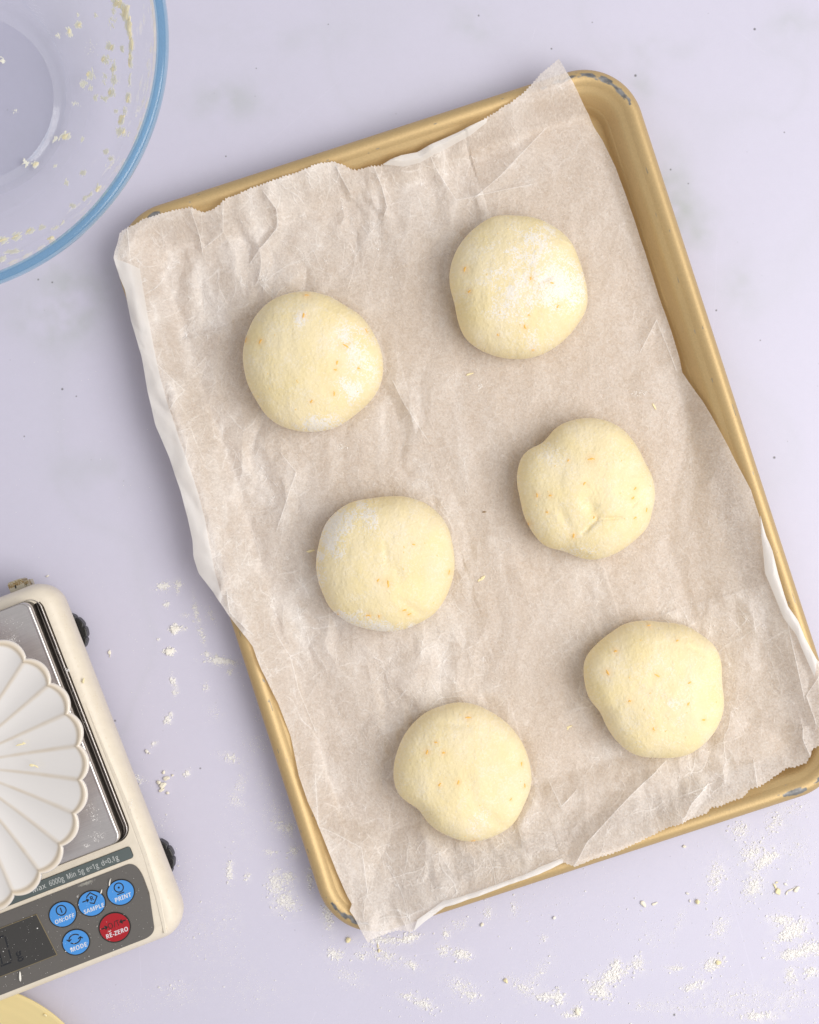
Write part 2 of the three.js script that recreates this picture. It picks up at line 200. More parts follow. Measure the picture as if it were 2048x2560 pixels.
function folds(u, v) {
  let h = 0, line = 1;
  for (const f of FOLDS) {
    if (u < f.box[0] || u > f.box[1] || v < f.box[2] || v > f.box[3]) continue;
    let best = 9, side = 1, tt = 0; const n = f.p.length - 1;
    for (let k = 0; k < n; k++) { const [ax, ay] = f.p[k], [bx, by] = f.p[k + 1], dx = bx - ax, dy = by - ay, t = clamp(((u - ax) * dx + (v - ay) * dy) / (dx * dx + dy * dy)), ex = u - ax - dx * t, ey = v - ay - dy * t, d = Math.hypot(ex, ey); if (d < best) { best = d; side = dx * ey - dy * ex; tt = (k + t) / n; } }
    const w = side < 0 ? f.wl : f.wr, end = Math.min(1, 6 * Math.min(tt + 0.05, 1.05 - tt));
    if (best < w) { const q = 1 - best / w; h = Math.max(h, f.a * end * (0.6 * q + 0.4 * q * q)); }
    line = Math.min(line, best / 0.0004);
  }
  return [h, line];
}
const BUNC = [[1297, 719], [783, 905], [964, 1409], [1465, 1222], [1632, 1722], [1155, 1931]].map(([X, Y]) => toTray(...at(X, Y, 0.014)));
function paperHeight(u, v) {
  const d = inside(u, v), wR = sstep(0.07, 0.11, u) * sstep(-0.02, 0.07, v), wB = sstep(0.15, 0.19, v), lazy = Math.max(wR, wB), start = lerp(0.033 + 0.006 * fbm(u * 12, v * 12, 2, 301) - 0.005 * sstep(0.08, 0.11, u) - 0.006 * sstep(-0.09, -0.12, u), 0.066, lazy);
  let t = clamp((start - d) / (start - 0.007)), h = 0.0018 + 0.0250 * lerp(t * t * (3 - 2 * t), Math.pow(t, 1.45), lazy);
  if (d < 0.004) h -= 0.35 * (0.004 - d) * (0.004 - d) / 0.02;
  const c = crumple(u, v); let flat = 1;
  for (const [bu, bv] of BUNC) flat = Math.min(flat, sstep(0.030, 0.047, Math.hypot(u - bu, v - bv)));
  const f = folds(u, v);
  h += (Math.max(0, c.h + 0.0028) * lerp(1, 0.8, t)) * flat + f[0] + 0.0004 * fbm(u * 90, v * 90, 2, 330) * flat;
  return Math.max(h, trayTop(d) + 0.0006, trayTop(d + 0.0025) + 0.0003);
}
{
  // the sheet's outline in photo pixels, side by side: torn edges far and near, cut edges left and right
  const TOP = [[299, 583], [314, 571], [336, 563], [357, 548], [387, 539], [436, 525], [474, 518], [493, 525], [511, 531], [532, 524], [551, 510], [569, 494], [596, 485], [620, 473], [695, 446], [744, 430], [796, 409], [830, 404], [855, 411], [883, 425], [917, 418], [959, 412], [1004, 390], [1042, 383], [1099, 354], [1143, 334], [1199, 305], [1220, 292], [1265, 263], [1276, 258], [1314, 228], [1349, 188], [1397, 147]];
  const RIGHT = [[1397, 147], [1416, 179], [1437, 214], [1472, 286], [1486, 319], [1506, 350], [1539, 418], [1569, 500], [1613, 631], [1652, 754], [1677, 823], [1699, 896], [1706, 931], [1755, 1000], [1790, 1059], [1834, 1143], [1878, 1226], [1900, 1295], [1928, 1378], [1967, 1516], [1992, 1551], [2026, 1634], [2048, 1654], [2090, 1700], [2118, 1790], [2122, 1850]];
  const BOTTOM = [[920, 2357], [932, 2348], [955, 2338], [990, 2326], [1031, 2329], [1050, 2309], [1079, 2292], [1115, 2264], [1152, 2252], [1261, 2213], [1340, 2185], [1407, 2155], [1437, 2167], [1480, 2149], [1547, 2128], [1595, 2106], [1674, 2067], [1729, 2047], [1768, 2033], [1778, 2018], [1796, 2018], [1820, 2007], [1859, 1993], [1875, 1972], [1910, 1961], [1936, 1942], [1966, 1920], [1991, 1917], [2017, 1907], [2031, 1875], [2048, 1864], [2090, 1855], [2122, 1850]];
  const LEFT = [[299, 583], [294, 608], [287, 628], [284, 645], [293, 675], [314, 727], [328, 802], [354, 889], [369, 976], [389, 1063], [424, 1144], [452, 1228], [471, 1300], [482, 1351], [484, 1392], [497, 1433], [533, 1479], [573, 1540], [632, 1616], [655, 1677], [696, 1759], [727, 1841], [747, 1938], [770, 2005], [788, 2044], [802, 2079], [825, 2137], [844, 2185], [860, 2222], [870, 2243], [880, 2260], [874, 2277], [887, 2295], [902, 2325], [920, 2357]];
  const place = ([X, Y]) => { let h = 0.02, q; for (let k = 0; k < 8; k++) { q = toTray(...at(X, Y, h)); h = 0.5 * h + 0.5 * paperHeight(...q); } return q; };
  const curve = (P) => { const q = P.map(place), L = [0]; for (let i = 1; i < q.length; i++) L.push(L[i - 1] + Math.hypot(q[i][0] - q[i - 1][0], q[i][1] - q[i - 1][1])); const T = L[L.length - 1]; return (t) => { const s = t * T; let i = 1; while (i < q.length - 1 && L[i] < s) i++; const f = clamp((s - L[i - 1]) / (L[i] - L[i - 1])); return [lerp(q[i - 1][0], q[i][0], f), lerp(q[i - 1][1], q[i][1], f)]; }; };
  const NU = 430, NV = 600, top = curve(TOP), bot = curve(BOTTOM), lef = curve(LEFT), rig = curve(RIGHT);
  const T = [], B = [], Lf = [], R = [];
  for (let i = 0; i <= NU; i++) { T.push(top(i / NU)); B.push(bot(i / NU)); }
  for (let j = 0; j <= NV; j++) { Lf.push(lef(j / NV)); R.push(rig(j / NV)); }
  for (let i = 2; i < NU - 1; i++) { const j1 = ((i % 3) - 1) * 0.00035 + rr(-0.0003, 0.0003); T[i] = [T[i][0], T[i][1] + j1]; B[i] = [B[i][0], B[i][1] + ((i % 3) - 1) * 0.00032 + rr(-0.0003, 0.0003)]; }
  const fade = (t) => Math.pow(1 - t, 3);
  const plan = (i, j) => {
    const s = i / NU, t = j / NV, c00 = T[0], c10 = T[NU], c01 = B[0], c11 = B[NU], q = [0, 0];
    for (let k = 0; k < 2; k++) {
      const base = (1 - s) * (1 - t) * c00[k] + s * (1 - t) * c10[k] + (1 - s) * t * c01[k] + s * t * c11[k];
      const dT = T[i][k] - lerp(c00[k], c10[k], s), dB = B[i][k] - lerp(c01[k], c11[k], s), dL = Lf[j][k] - lerp(c00[k], c01[k], t), dR = R[j][k] - lerp(c10[k], c11[k], t);
      q[k] = base + dT * fade(t) + dB * fade(1 - t) + dL * fade(s) + dR * fade(1 - s);
    }
    return q;
  };
  const UV = (u, v) => [u / 0.38 + 0.5, v / 0.52 + 0.5];
  const g = grid(NU, NV, (i, j) => { const [u, v] = plan(i, j); return [u, paperHeight(u, v), v, ...UV(u, v)]; });
  // colour: fibre clouds and the white wear marks of creases; relief: the small creases
  const W = 1400, Hh = 1920, k = W / 0.38;
  const marks = new Float32Array(W * Hh);
  const put = (x, y, a) => { const i = Math.floor(x), j = Math.floor(y); for (let dj = 0; dj < 2; dj++) for (let di = 0; di < 2; di++) { const X = i + di, Y = j + dj; if (X < 0 || Y < 0 || X >= W || Y >= Hh) continue; const w = (1 - Math.abs(x - X)) * (1 - Math.abs(y - Y)) * a, o = Y * W + X; marks[o] = Math.min(1, Math.max(marks[o], marks[o] * 0.6 + w)); } };
  for (let n = 0; n < 2600; n++) {
    let x = rr(0, W), y = rr(0, Hh); const m = crumpleAt((x / W - 0.5) * 0.38, (y / Hh - 0.5) * 0.52); if (rnd() > m * 1.1) { continue; }
    let a = (rnd() < 0.7 ? 1.35 + gauss() * 0.7 : rr(0, 6.28)); const L = rr(4, 20) * (rnd() < 0.10 ? 2.2 : 1), s = rr(0.5, 1.3) * (0.5 + m * 0.6); let jog = 0;
    for (let t = 0; t < L; t++) { if (rnd() < 0.24) jog = gauss() * 1.3; x += Math.cos(a + jog); y += Math.sin(a + jog); put(x, y, s * Math.sin(Math.PI * (t + 0.5) / L) * rr(0.5, 1)); }
    if (rnd() < 0.3) for (let t = 0; t < 24; t++) put(x + gauss() * 5, y + gauss() * 5, s * 0.5);
  }
  for (let n = 0; n < 1500; n++) { let x = rr(0, W), y = rr(0, Hh), a = rr(0, 6.28); const s = rr(0.12, 0.4); for (let t = 0; t < 7; t++) { a += gauss() * 0.3; x += Math.cos(a); y += Math.sin(a); put(x, y, s); } }
  const colour = new Uint8Array(W * Hh * 4), relief = new Uint8Array(W * Hh * 4), thru = new Uint8Array(W * Hh * 4);
  for (let y = 0; y < Hh; y++) for (let x = 0; x < W; x++) {
    const u = (x / W - 0.5) * 0.38, v = (y / Hh - 0.5) * 0.52, o = (y * W + x) * 4, c = crumple(u, v), f = folds(u, v);
    const fib = fbm(x * 0.33, y * 0.33, 3, 400), cloud = fbm(u * 60, v * 60, 3, 420), gr = hash(x, y, 9) - 0.5;
    const ea = clamp(1 - c.a[1] / 0.016) * sstep(-0.05, 0.35, vnoise(u * 90, v * 60, 11)), eb = clamp(1 - c.b[1] / 0.03) * sstep(0.0, 0.4, vnoise(u * 150, v * 100, 13)), ef = clamp(1 - f[1]) * 0.55;
    const b2 = clamp(tri((u + 0.3 * v + 0.004 * vnoise(u * 80, v * 80, 3)) / 0.010, (v - 0.3 * u + 0.004 * vnoise(u * 80, v * 80, 4)) / 0.024, 260)[0] * 2.2 + 0.05) * c.m;
    const white = clamp(marks[y * W + x] * 0.9 + (ea * 0.4 + eb * 0.42 + clamp(1 - c.e[1] / 0.05) * sstep(0.1, 0.5, vnoise(u * 260, v * 170, 15)) * 0.3) * c.m + ef);
    const g0 = 1 + fib * 0.13 + cloud * 0.06 + gr * 0.10, base = [0.945, 0.892, 0.855].map((q) => q * (1 + gr * 0.05));
    colour[o] = toS(lerp(base[0], 0.95, white)); colour[o + 1] = toS(lerp(base[1], 0.93, white)); colour[o + 2] = toS(lerp(base[2], 0.92, white)); colour[o + 3] = 255;
    thru[o] = thru[o + 1] = thru[o + 2] = 255 * clamp(0.61 - 0.15 * c.m - fib * 0.17 - cloud * 0.05 - gr * 0.15 - fbm(x * 0.09, y * 0.09, 2, 440) * 0.06 - 0.22 * b2 - 0.52 * white, 0.05, 1); thru[o + 3] = 255;
    const b = tri(u / 0.006 + 40 * v, v / 0.010, 250);
    relief[o] = relief[o + 1] = relief[o + 2] = clamp(0.45 + 0.5 * b[0] * c.m + 0.35 * white + fib * 0.10) * 255; relief[o + 3] = 255;
  }
  const paper = phys(lin(1, 1, 1), { map: dtex(colour, W, Hh), bumpMap: dtex(relief, W, Hh, false), bumpScale: 0.0014, roughness: 0.62, transmission: 0.92, transmissionMap: dtex(thru, W, Hh, false), thickness: 0, ior: 1.35 });
  const sheet = thing('baking_paper', 'crumpled sheet of translucent parchment paper with torn ends, lining the gold tray', 'baking paper', [TX, 0, TZ], TT);
  mesh('paper_sheet', g, paper, sheet);
  // edges folded back on themselves, two layers thick: crest line and outer line in photo pixels
  const white = phys(lin(0.95, 0.935, 0.925), { roughness: 0.8, transmission: 0.36, thickness: 0, ior: 1.35 });
  const soft = phys(lin(0.955, 0.94, 0.93), { roughness: 0.8, transmission: 0.46, thickness: 0, ior: 1.35 });
  const fold = (inn, out, lift, m = white) => {
    const a = curve(inn), b = curve(out), n = 90;
    mesh('folded_edge', grid(n, 8, (i, j) => { const p = a(i / n), q = b(i / n), t = j / 8, u = lerp(p[0], q[0], t), v = lerp(p[1], q[1], t), cr = 0.0006 * tri(u / 0.012, v / 0.012, 270)[0]; return [u, paperHeight(u, v) + 0.0005 + lift * Math.sin(Math.PI * Math.min(1, 0.5 * t + 0.35)) + cr * Math.sin(Math.PI * t), v]; }), m, sheet);
  };
  fold([[958, 414], [1008, 419], [1050, 409], [1088, 387], [1143, 359], [1178, 339], [1216, 309]], [[958, 411], [1004, 389], [1042, 382], [1098, 353], [1143, 333], [1186, 311], [1218, 297]], 0.0020, soft);
  fold([[350, 672], [362, 740], [376, 820], [396, 920], [420, 1010], [450, 1100], [486, 1200], [514, 1300], [528, 1380], [538, 1430], [556, 1492]], [[285, 646], [300, 694], [314, 727], [328, 802], [354, 889], [369, 976], [389, 1063], [424, 1144], [452, 1228], [471, 1300], [482, 1351], [484, 1392], [497, 1433], [533, 1479], [552, 1508]], 0.0006, soft);
  fold([[1898, 1290], [1901, 1345], [1910, 1433], [1934, 1490], [1957, 1546], [1987, 1585], [2010, 1640], [2033, 1690]], [[1900, 1290], [1914, 1340], [1930, 1378], [1953, 1465], [1969, 1516], [1993, 1550], [2010, 1592], [2040, 1648]], 0.0030);
  fold([[1044, 2296], [1079, 2271], [1108, 2249], [1155, 2238], [1215, 2218], [1262, 2201], [1310, 2184], [1352, 2163], [1405, 2143]], [[1034, 2327], [1060, 2304], [1112, 2266], [1155, 2253], [1215, 2232], [1262, 2214], [1312, 2197], [1356, 2180], [1407, 2156]], 0.0026);
}

// ---------------------------------------------------------------- six balls of dough
const doughBump = tex(512, 512, (x, y) => 0.5 + 0.40 * fbm(x * 0.05, y * 0.035, 3, 500) + 0.30 * fbm(x * 0.16, y * 0.13, 3, 520) + 0.16 * (hash(x, y, 21) - 0.5), false);
const zestMat = [std(lin(0.90, 0.53, 0.12), 0.5), std(lin(0.90, 0.66, 0.28), 0.5)];
function doughBall(label, pts, top, flour, zest, dents, k) {
  const w = pts.map(([X, Y]) => at(X, Y, 0.0165)), cx = w.reduce((s, p) => s + p[0], 0) / w.length, cz = w.reduce((s, p) => s + p[1], 0) / w.length;
  const pol = w.map(([x, z]) => [Math.atan2(z - cz, x - cx), Math.hypot(x - cx, z - cz)]).sort((a, b) => a[0] - b[0]), n = pol.length;
  const R = (a) => { // smooth radius of the outline
    a = Math.atan2(Math.sin(a), Math.cos(a)); let i = 0; while (i < n && pol[i][0] < a) i++;
    const g = (m) => { const q = pol[((m % n) + n) % n]; return [q[0] + Math.floor(m / n) * 2 * Math.PI, q[1]]; };
    const p1 = g(i - 1), p2 = g(i), p0 = g(i - 2), p3 = g(i + 1), t = clamp((a - p1[0]) / (p2[0] - p1[0] || 1));
    return 0.5 * (2 * p1[1] + (p2[1] - p0[1]) * t + (2 * p0[1] - 5 * p1[1] + 4 * p2[1] - p3[1]) * t * t + (3 * p1[1] - p0[1] - 3 * p2[1] + p3[1]) * t * t * t);
  };
  const R0 = R; const Rs = (a) => (R0(a - 0.09) + R0(a - 0.045) + R0(a) + R0(a + 0.045) + R0(a + 0.09)) / 5;
  const NA = 220, NP = 110, y0 = 0.0018, eq = 0.34, mean = pol.reduce((s, p) => s + p[1], 0) / n;
  const bump = (x, y, z) => 0.0020 * n3(x * 38, y * 38, z * 38, 600 + k) + 0.0009 * n3(x * 95, y * 95, z * 95, 620 + k) + 0.00020 * n3(x * 260, y * 260, z * 260, 640 + k);
  const point = (a, s) => {
    const t = s * 2.45, up = t < Math.PI / 2; let rho, y;
    if (up) { rho = Math.pow(Math.sin(t), 0.86); y = top * (eq + (1 - eq) * Math.pow(Math.cos(t), 0.78)); } else { const q = (t - Math.PI / 2) / (2.45 - Math.PI / 2); rho = 1 - 0.17 * Math.pow(q, 2.2); y = top * eq * (1 - Math.pow(q, 0.85)); }
    const r0 = Rs(a), r = lerp(mean, r0, sstep(0.35, 1.0, rho)) * rho; let x = r * Math.cos(a), z = r * Math.sin(a);
    const nx = Math.cos(a) * rho, ny = up ? Math.sqrt(Math.max(0, 1 - rho * rho)) : -0.3, b = bump(x, y, z) * (up ? 1 : 0.6) * (1 - 0.5 * Math.pow(rho, 6));
    x += nx * b; z += Math.sin(a) * rho * b; let yy = y + ny * b;
    for (const [dx, dz, ex, ez, wd, dp] of dents) { // creases: from (dx, dz) to (ex, ez), in radii
      const ax = dx * mean, az = dz * mean, lx = (ex - dx) * mean, lz = (ez - dz) * mean, u = clamp(((x - ax) * lx + (z - az) * lz) / (lx * lx + lz * lz + 1e-9)), px = x - ax - lx * u, pz = z - az - lz * u, d = Math.hypot(px, pz) / (wd * mean);
      if (d < 2.5 && up) yy -= dp * Math.exp(-d * d * 1.6) * (0.4 + 0.6 * Math.sin(Math.PI * clamp(u, 0.08, 0.92)));
    }
    return [x, Math.max(0, yy), z];
  };
  const g = grid(NA, NP, (i, j) => { const p = point((i % NA) / NA * 2 * Math.PI, j / NP); return [p[0], p[1], p[2], p[0] / 0.11 + 0.5, p[2] / 0.11 + 0.5]; }, true);
  const N = 512;
  const map = tex(N, N, (x, y) => {
    const X = (x / N - 0.5) * 0.11 / mean, Y = (y / N - 0.5) * 0.11 / mean;
    let f = 0; for (const [fx, fz, fr, fs, ry] of flour) { const d = Math.hypot((X - fx) / fr, (Y - fz) / (ry ?? fr)); f = Math.max(f, fs * clamp(1.25 - d) + 0.0); }
    const cl = fbm(x * 0.035, y * 0.035, 4, 700 + k), gr = fbm(x * 0.33, y * 0.33, 2, 720 + k), sp = hash(x >> 1, y >> 1, 30 + k);
    let w = f > 0 ? clamp((f + cl * 0.9 + gr * 1.3 - 0.30) * 1.7) * clamp(f * 2.2) : 0; w = clamp(w * (0.55 + 0.7 * sp)); w = Math.max(w, 0.30 * clamp(gr * 2.2 + cl * 1.2) * (0.4 + sp)); let zs = 0; for (const [zx, zz, zl] of zest) { const d2 = ((X - zx) * (X - zx) + (Y - zz) * (Y - zz)) / (0.0011 * zl * zl); if (d2 < 6) zs += 0.34 * Math.exp(-d2); }
    const t = 1 + 0.05 * fbm(x * 0.012, y * 0.012, 3, 740 + k) + 0.03 * gr, pale = clamp(0.5 + fbm(x * 0.02, y * 0.015, 3, 760 + k));
    const zz = clamp(zs) * (1 - 0.6 * w); return [lerp(0.94 * t, 0.95, w), lerp(lerp((0.80 + 0.02 * pale) * t, 0.915, w), 0.56, zz), lerp(lerp((0.465 + 0.085 * pale) * t, 0.865, w), 0.22, zz)];
  });
  const o = thing('dough_ball', label, 'dough ball', [cx, y0, cz], 0, 'balls of raw dough on the lined tray');
  mesh('dough', g, phys(lin(1, 1, 1), { map, bumpMap: doughBump, bumpScale: 0.0006, transmission: 0.10, thickness: 0, roughness: 0.92, specularIntensity: 0.6, sheen: 0.25, sheenRoughness: 0.6, sheenColor: lin(1, 0.97, 0.88) }), o);
  // flecks of orange zest, pressed into the surface
  const near = (X, Z) => { const a = Math.atan2(Z, X), want = Math.hypot(X, Z) * mean; let lo = 0, hi = 0.64; for (let q = 0; q < 22; q++) { const m = (lo + hi) / 2, p = point(a, m); if (Math.hypot(p[0], p[2]) < want) lo = m; else hi = m; } const s = (lo + hi) / 2, p = point(a, s), p1 = point(a, s + 0.02), p2 = point(a + 0.05, s); const A = new THREE.Vector3(...p), n1 = new THREE.Vector3(...p1).sub(A).cross(new THREE.Vector3(...p2).sub(A)).normalize(); if (n1.y < 0) n1.negate(); return [A, n1]; };
  const fl = [[], []];
  const all = zest.map(([X, Z, L, a]) => [X, Z, L, a, 0]); for (let q = 0; q < 9; q++) { const a = rr(0, 6.28), r = Math.sqrt(rnd()) * 0.93; all.push([r * Math.cos(a), r * Math.sin(a), rr(0.35, 0.8), rr(0, 3.1), 1]); }
  for (const [X, Z, L, a, kind] of all) {
    const [p, nn] = near(X, Z), e = new THREE.IcosahedronGeometry(1, 1), pp = e.attributes.position; for (let q = 0; q < pp.count; q++) { const h = 0.55 + 0.9 * hash(Math.round(pp.getX(q) * 50 + a * 9), Math.round(pp.getZ(q) * 50), 3); pp.setXYZ(q, pp.getX(q) * 0.00080 * L * h, pp.getY(q) * 0.00022, (pp.getZ(q) + 0.5 * Math.sin(a * 7) * pp.getX(q) * pp.getX(q)) * 0.00036 * h * Math.sqrt(L)); }
    e.computeVertexNormals(); e.rotateY(a); e.applyQuaternion(new THREE.Quaternion().setFromUnitVectors(new THREE.Vector3(0, 1, 0), nn)); e.translate(p.x + nn.x * 0.00005, p.y + nn.y * 0.00005, p.z + nn.z * 0.00005); fl[kind].push(e);
  }
  for (const kind of [0, 1]) if (fl[kind].length) { const m = mesh('zest_fleck', mergeGeometries(fl[kind]), zestMat[kind], o); m.userData = { kind: 'stuff' }; }
  return o;
}
const Z = (x0, y0, s, pts) => pts.map(([x, y]) => [x0 + x * s, y0 + y * s]);
doughBall('dough ball at the far right of the tray, dusted all over with flour', Z(1100, 500, 0.2319, [[1590, 1000], [1580, 1180], [1480, 1350], [1300, 1540], [1080, 1670], [850, 1715], [600, 1680], [400, 1590], [280, 1490], [200, 1300], [160, 1100], [105, 850], [150, 620], [280, 400], [400, 290], [560, 195], [850, 178], [1050, 210], [1250, 310], [1400, 440], [1500, 640], [1560, 830]]), 0.044,
  [[0.02, -0.12, 0.72, 0.62], [0.55, 0.05, 0.42, 1.0], [-0.15, 0.25, 0.5, 0.7], [0.2, -0.55, 0.5, 0.6], [0.2, 0.72, 0.5, 0.35]], [[-0.78, -0.18, 1.9, 1.2], [-0.72, 0.14, 1.3, 0.5], [0.12, -0.02, 1.2, 1.2], [0.42, 0.04, 1.5, 0], [0.5, 0.36, 1.3, 1.0], [0.1, 0.48, 0.9, 0], [0.05, 0.64, 1.8, 1.9], [0.18, 0.93, 1.1, 0], [-0.32, 0.74, 0.9, 2]], [[0.28, 0.0, 0.4, -0.05, 0.05, 0.0012], [0.62, -0.6, 0.7, -0.55, 0.04, -0.0010]], 1);
doughBall('dough ball at the far left of the tray, with flour along its near edge', Z(250, 350, 0.5797, [[615, 930], [640, 830], [690, 745], [760, 690], [830, 662], [920, 658], [1000, 680], [1060, 715], [1130, 765], [1180, 840], [1210, 900], [1223, 970], [1210, 1060], [1180, 1110], [1110, 1180], [1020, 1240], [960, 1255], [890, 1258], [800, 1240], [730, 1200], [680, 1130], [640, 1060], [620, 980]]), 0.046,
  [[0.1, 0.93, 0.42, 1.0, 0.2], [0.55, 0.42, 0.25, 0.75], [0.6, -0.25, 0.4, 0.5], [-0.1, -0.55, 0.16, 0.6], [0.75, 0.1, 0.4, 0.4]], [[-0.06, -0.92, 2.0, 0.2], [-0.09, -0.6, 1.8, 1.4], [-0.7, -0.25, 1.8, 0.9], [0.5, -0.18, 2.4, 2.6], [0.38, 0.06, 1.5, 1.2], [0.36, 0.16, 1.2, 0], [0.68, 0.13, 1.2, 0], [0.34, 0.49, 1.6, 1.5], [0.02, 0.6, 1.2, 1], [-0.93, -0.3, 2.0, 1.2], [0.78, -0.42, 1.4, 2.2]], [], 2);
doughBall('dough ball left of the middle of the tray, with flour along its left side', Z(0, 0, 1.18724, [[665, 1190], [672, 1140], [690, 1095], [730, 1062], [790, 1047], [850, 1045], [900, 1062], [935, 1095], [950, 1135], [957, 1185], [950, 1230], [925, 1280], [880, 1312], [830, 1328], [780, 1325], [730, 1308], [695, 1280], [680, 1250], [668, 1215]]), 0.044,
  [[-0.66, -0.5, 0.34, 1.05, 0.45], [-0.2, -0.72, 0.3, 0.8], [-0.9, 0.05, 0.16, 0.7, 0.5], [-0.5, 0.82, 0.5, 1.0, 0.22], [0.1, 0.93, 0.5, 1.0, 0.17]], [[0.1, 0.24, 2.6, 1.7], [-0.04, 0.2, 1.2, 1], [0.33, 0.62, 2.0, 0.2], [0.4, 0.68, 1.5, 0.3], [-0.18, 0.7, 1.6, 0.1], [-0.03, 0.71, 1.2, 1.5], [0.46, -0.3, 1.2, 0], [-0.62, 0.7, 1.2, 0.5], [0.96, 0.1, 1.8, 1.5]], [[0.15, -0.1, 0.3, 0.3, 0.10, 0.0009], [0.3, 0.5, 0.55, 0.7, 0.07, 0.0012], [0.05, -0.35, 0.1, 0.1, 0.05, 0.0007]], 3);
doughBall('dented dough ball right of the middle of the tray, with a folded crease', Z(1200, 1000, 0.4916, [[190, 380], [225, 270], [320, 220], [390, 140], [520, 95], [640, 105], [740, 165], [800, 240], [840, 320], [870, 380], [887, 490], [870, 570], [850, 640], [780, 720], [700, 775], [600, 810], [520, 805], [430, 765], [340, 740], [270, 670], [235, 610], [205, 500]]), 0.042,
  [[-0.2, 0.4, 0.5, 0.25], [-0.6, -0.6, 0.4, 0.3], [-0.2, 0.85, 0.4, 0.4, 0.15], [0.45, 0.35, 0.4, 0.2]], [[-0.04, -0.48, 2.2, 0.1], [0.6, -0.06, 1.6, 0.8], [0.56, 0.08, 1.4, 0.6], [0.78, 0.25, 1.5, 1.4], [0.0, 0.36, 1.7, 0.8], [-0.28, 0.62, 1.7, 1.4], [-0.14, -0.13, 1.3, 1.1], [-0.62, 0.04, 1.3, 0.2], [-0.8, 0.04, 1.5, 1.5], [0.6, 0.36, 1.2, 0.4], [-0.9, 0.45, 1.5, 1.1], [-0.36, -0.46, 1, 0.8], [-0.66, 0.28, 1.0, 0]], [[-0.15, 0.58, 0.05, 0.38, 0.035, 0.0021], [0.05, 0.38, 0.38, 0.36, 0.03, 0.0017], [-0.35, 0.86, -0.02, 0.93, 0.05, 0.0024], [-0.1, 0.12, 0.02, 0.3, 0.12, 0.0022], [-0.15, 0.75, 0.35, 0.55, 0.16, -0.0016], [-0.5, 0.2, -0.35, 0.5, 0.08, 0.001], [0.55, 0.2, 0.65, 0.1, 0.03, 0.0015]], 4);
doughBall('lumpy dough ball at the near right corner of the tray, hardly floured', Z(1200, 1000, 0.4916, [[530, 1400], [535, 1320], [580, 1260], [660, 1190], [740, 1140], [830, 1122], [920, 1130], [1040, 1145], [1130, 1195], [1190, 1250], [1220, 1330], [1222, 1430], [1232, 1530], [1215, 1620], [1170, 1700], [1110, 1760], [1030, 1805], [900, 1815], [800, 1805], [710, 1750], [650, 1670], [610, 1580], [560, 1520], [540, 1470]]), 0.043,
  [[0.1, 0.3, 0.5, 0.32], [0.05, -0.35, 0.6, 0.2], [-0.1, 0.8, 0.5, 0.3, 0.25]], [[-0.6, -0.55, 1.6, 0.2], [-0.72, -0.25, 1.8, 2.2], [-0.04, -0.22, 2.1, 2.6], [-0.42, 0.14, 1.4, 0.2], [0.64, 0.42, 1.7, 0], [0.4, 0.18, 1.2, 1], [0.42, -0.12, 1.2, 0.4], [-0.1, -0.9, 1.3, 0.4], [0.27, -0.7, 1.0, 0.4], [-0.08, 0.54, 1.4, 2]], [[0.45, -0.62, 0.62, -0.5, 0.05, 0.0013], [-0.55, 0.2, -0.3, 0.6, 0.16, 0.0012], [-0.2, -0.05, 0.3, 0.1, 0.1, -0.0010], [0.55, 0.2, 0.7, 0.45, 0.1, 0.0009]], 5);
doughBall('smooth egg shaped dough ball at the near end of the tray', Z(0, 0, 1.18724, [[828, 1630], [835, 1585], [855, 1540], [890, 1505], [930, 1487], [975, 1480], [1030, 1497], [1070, 1525], [1100, 1565], [1115, 1610], [1117, 1650], [1105, 1690], [1080, 1735], [1040, 1760], [1000, 1770], [950, 1760], [905, 1735], [880, 1700], [850, 1680], [832, 1655]]), 0.043,
  [[0.2, 0.62, 0.5, 0.30], [-0.6, -0.4, 0.4, 0.2]], [[-0.5, -0.4, 1.8, 1.3], [-0.26, -0.4, 1.5, 0.2], [-0.05, 0.02, 1.7, 1.3], [-0.32, 0.06, 1.3, 1], [0.88, -0.2, 1.4, 1.2], [0.93, 0.12, 1.8, 1.8], [0.18, 0.94, 2.0, 0.2], [0.1, -0.88, 1.8, 0.1], [-0.37, -0.54, 1.2, 0], [-0.78, 0.44, 1.5, 1], [0.72, 0.3, 1.1, 0.7]], [[-0.35, -0.82, 0.1, -0.75, 0.07, 0.0012], [0.3, 0.45, 0.55, 0.7, 0.10, 0.0010], [0.0, -0.3, 0.2, 0.4, 0.12, 0.0007]], 6);

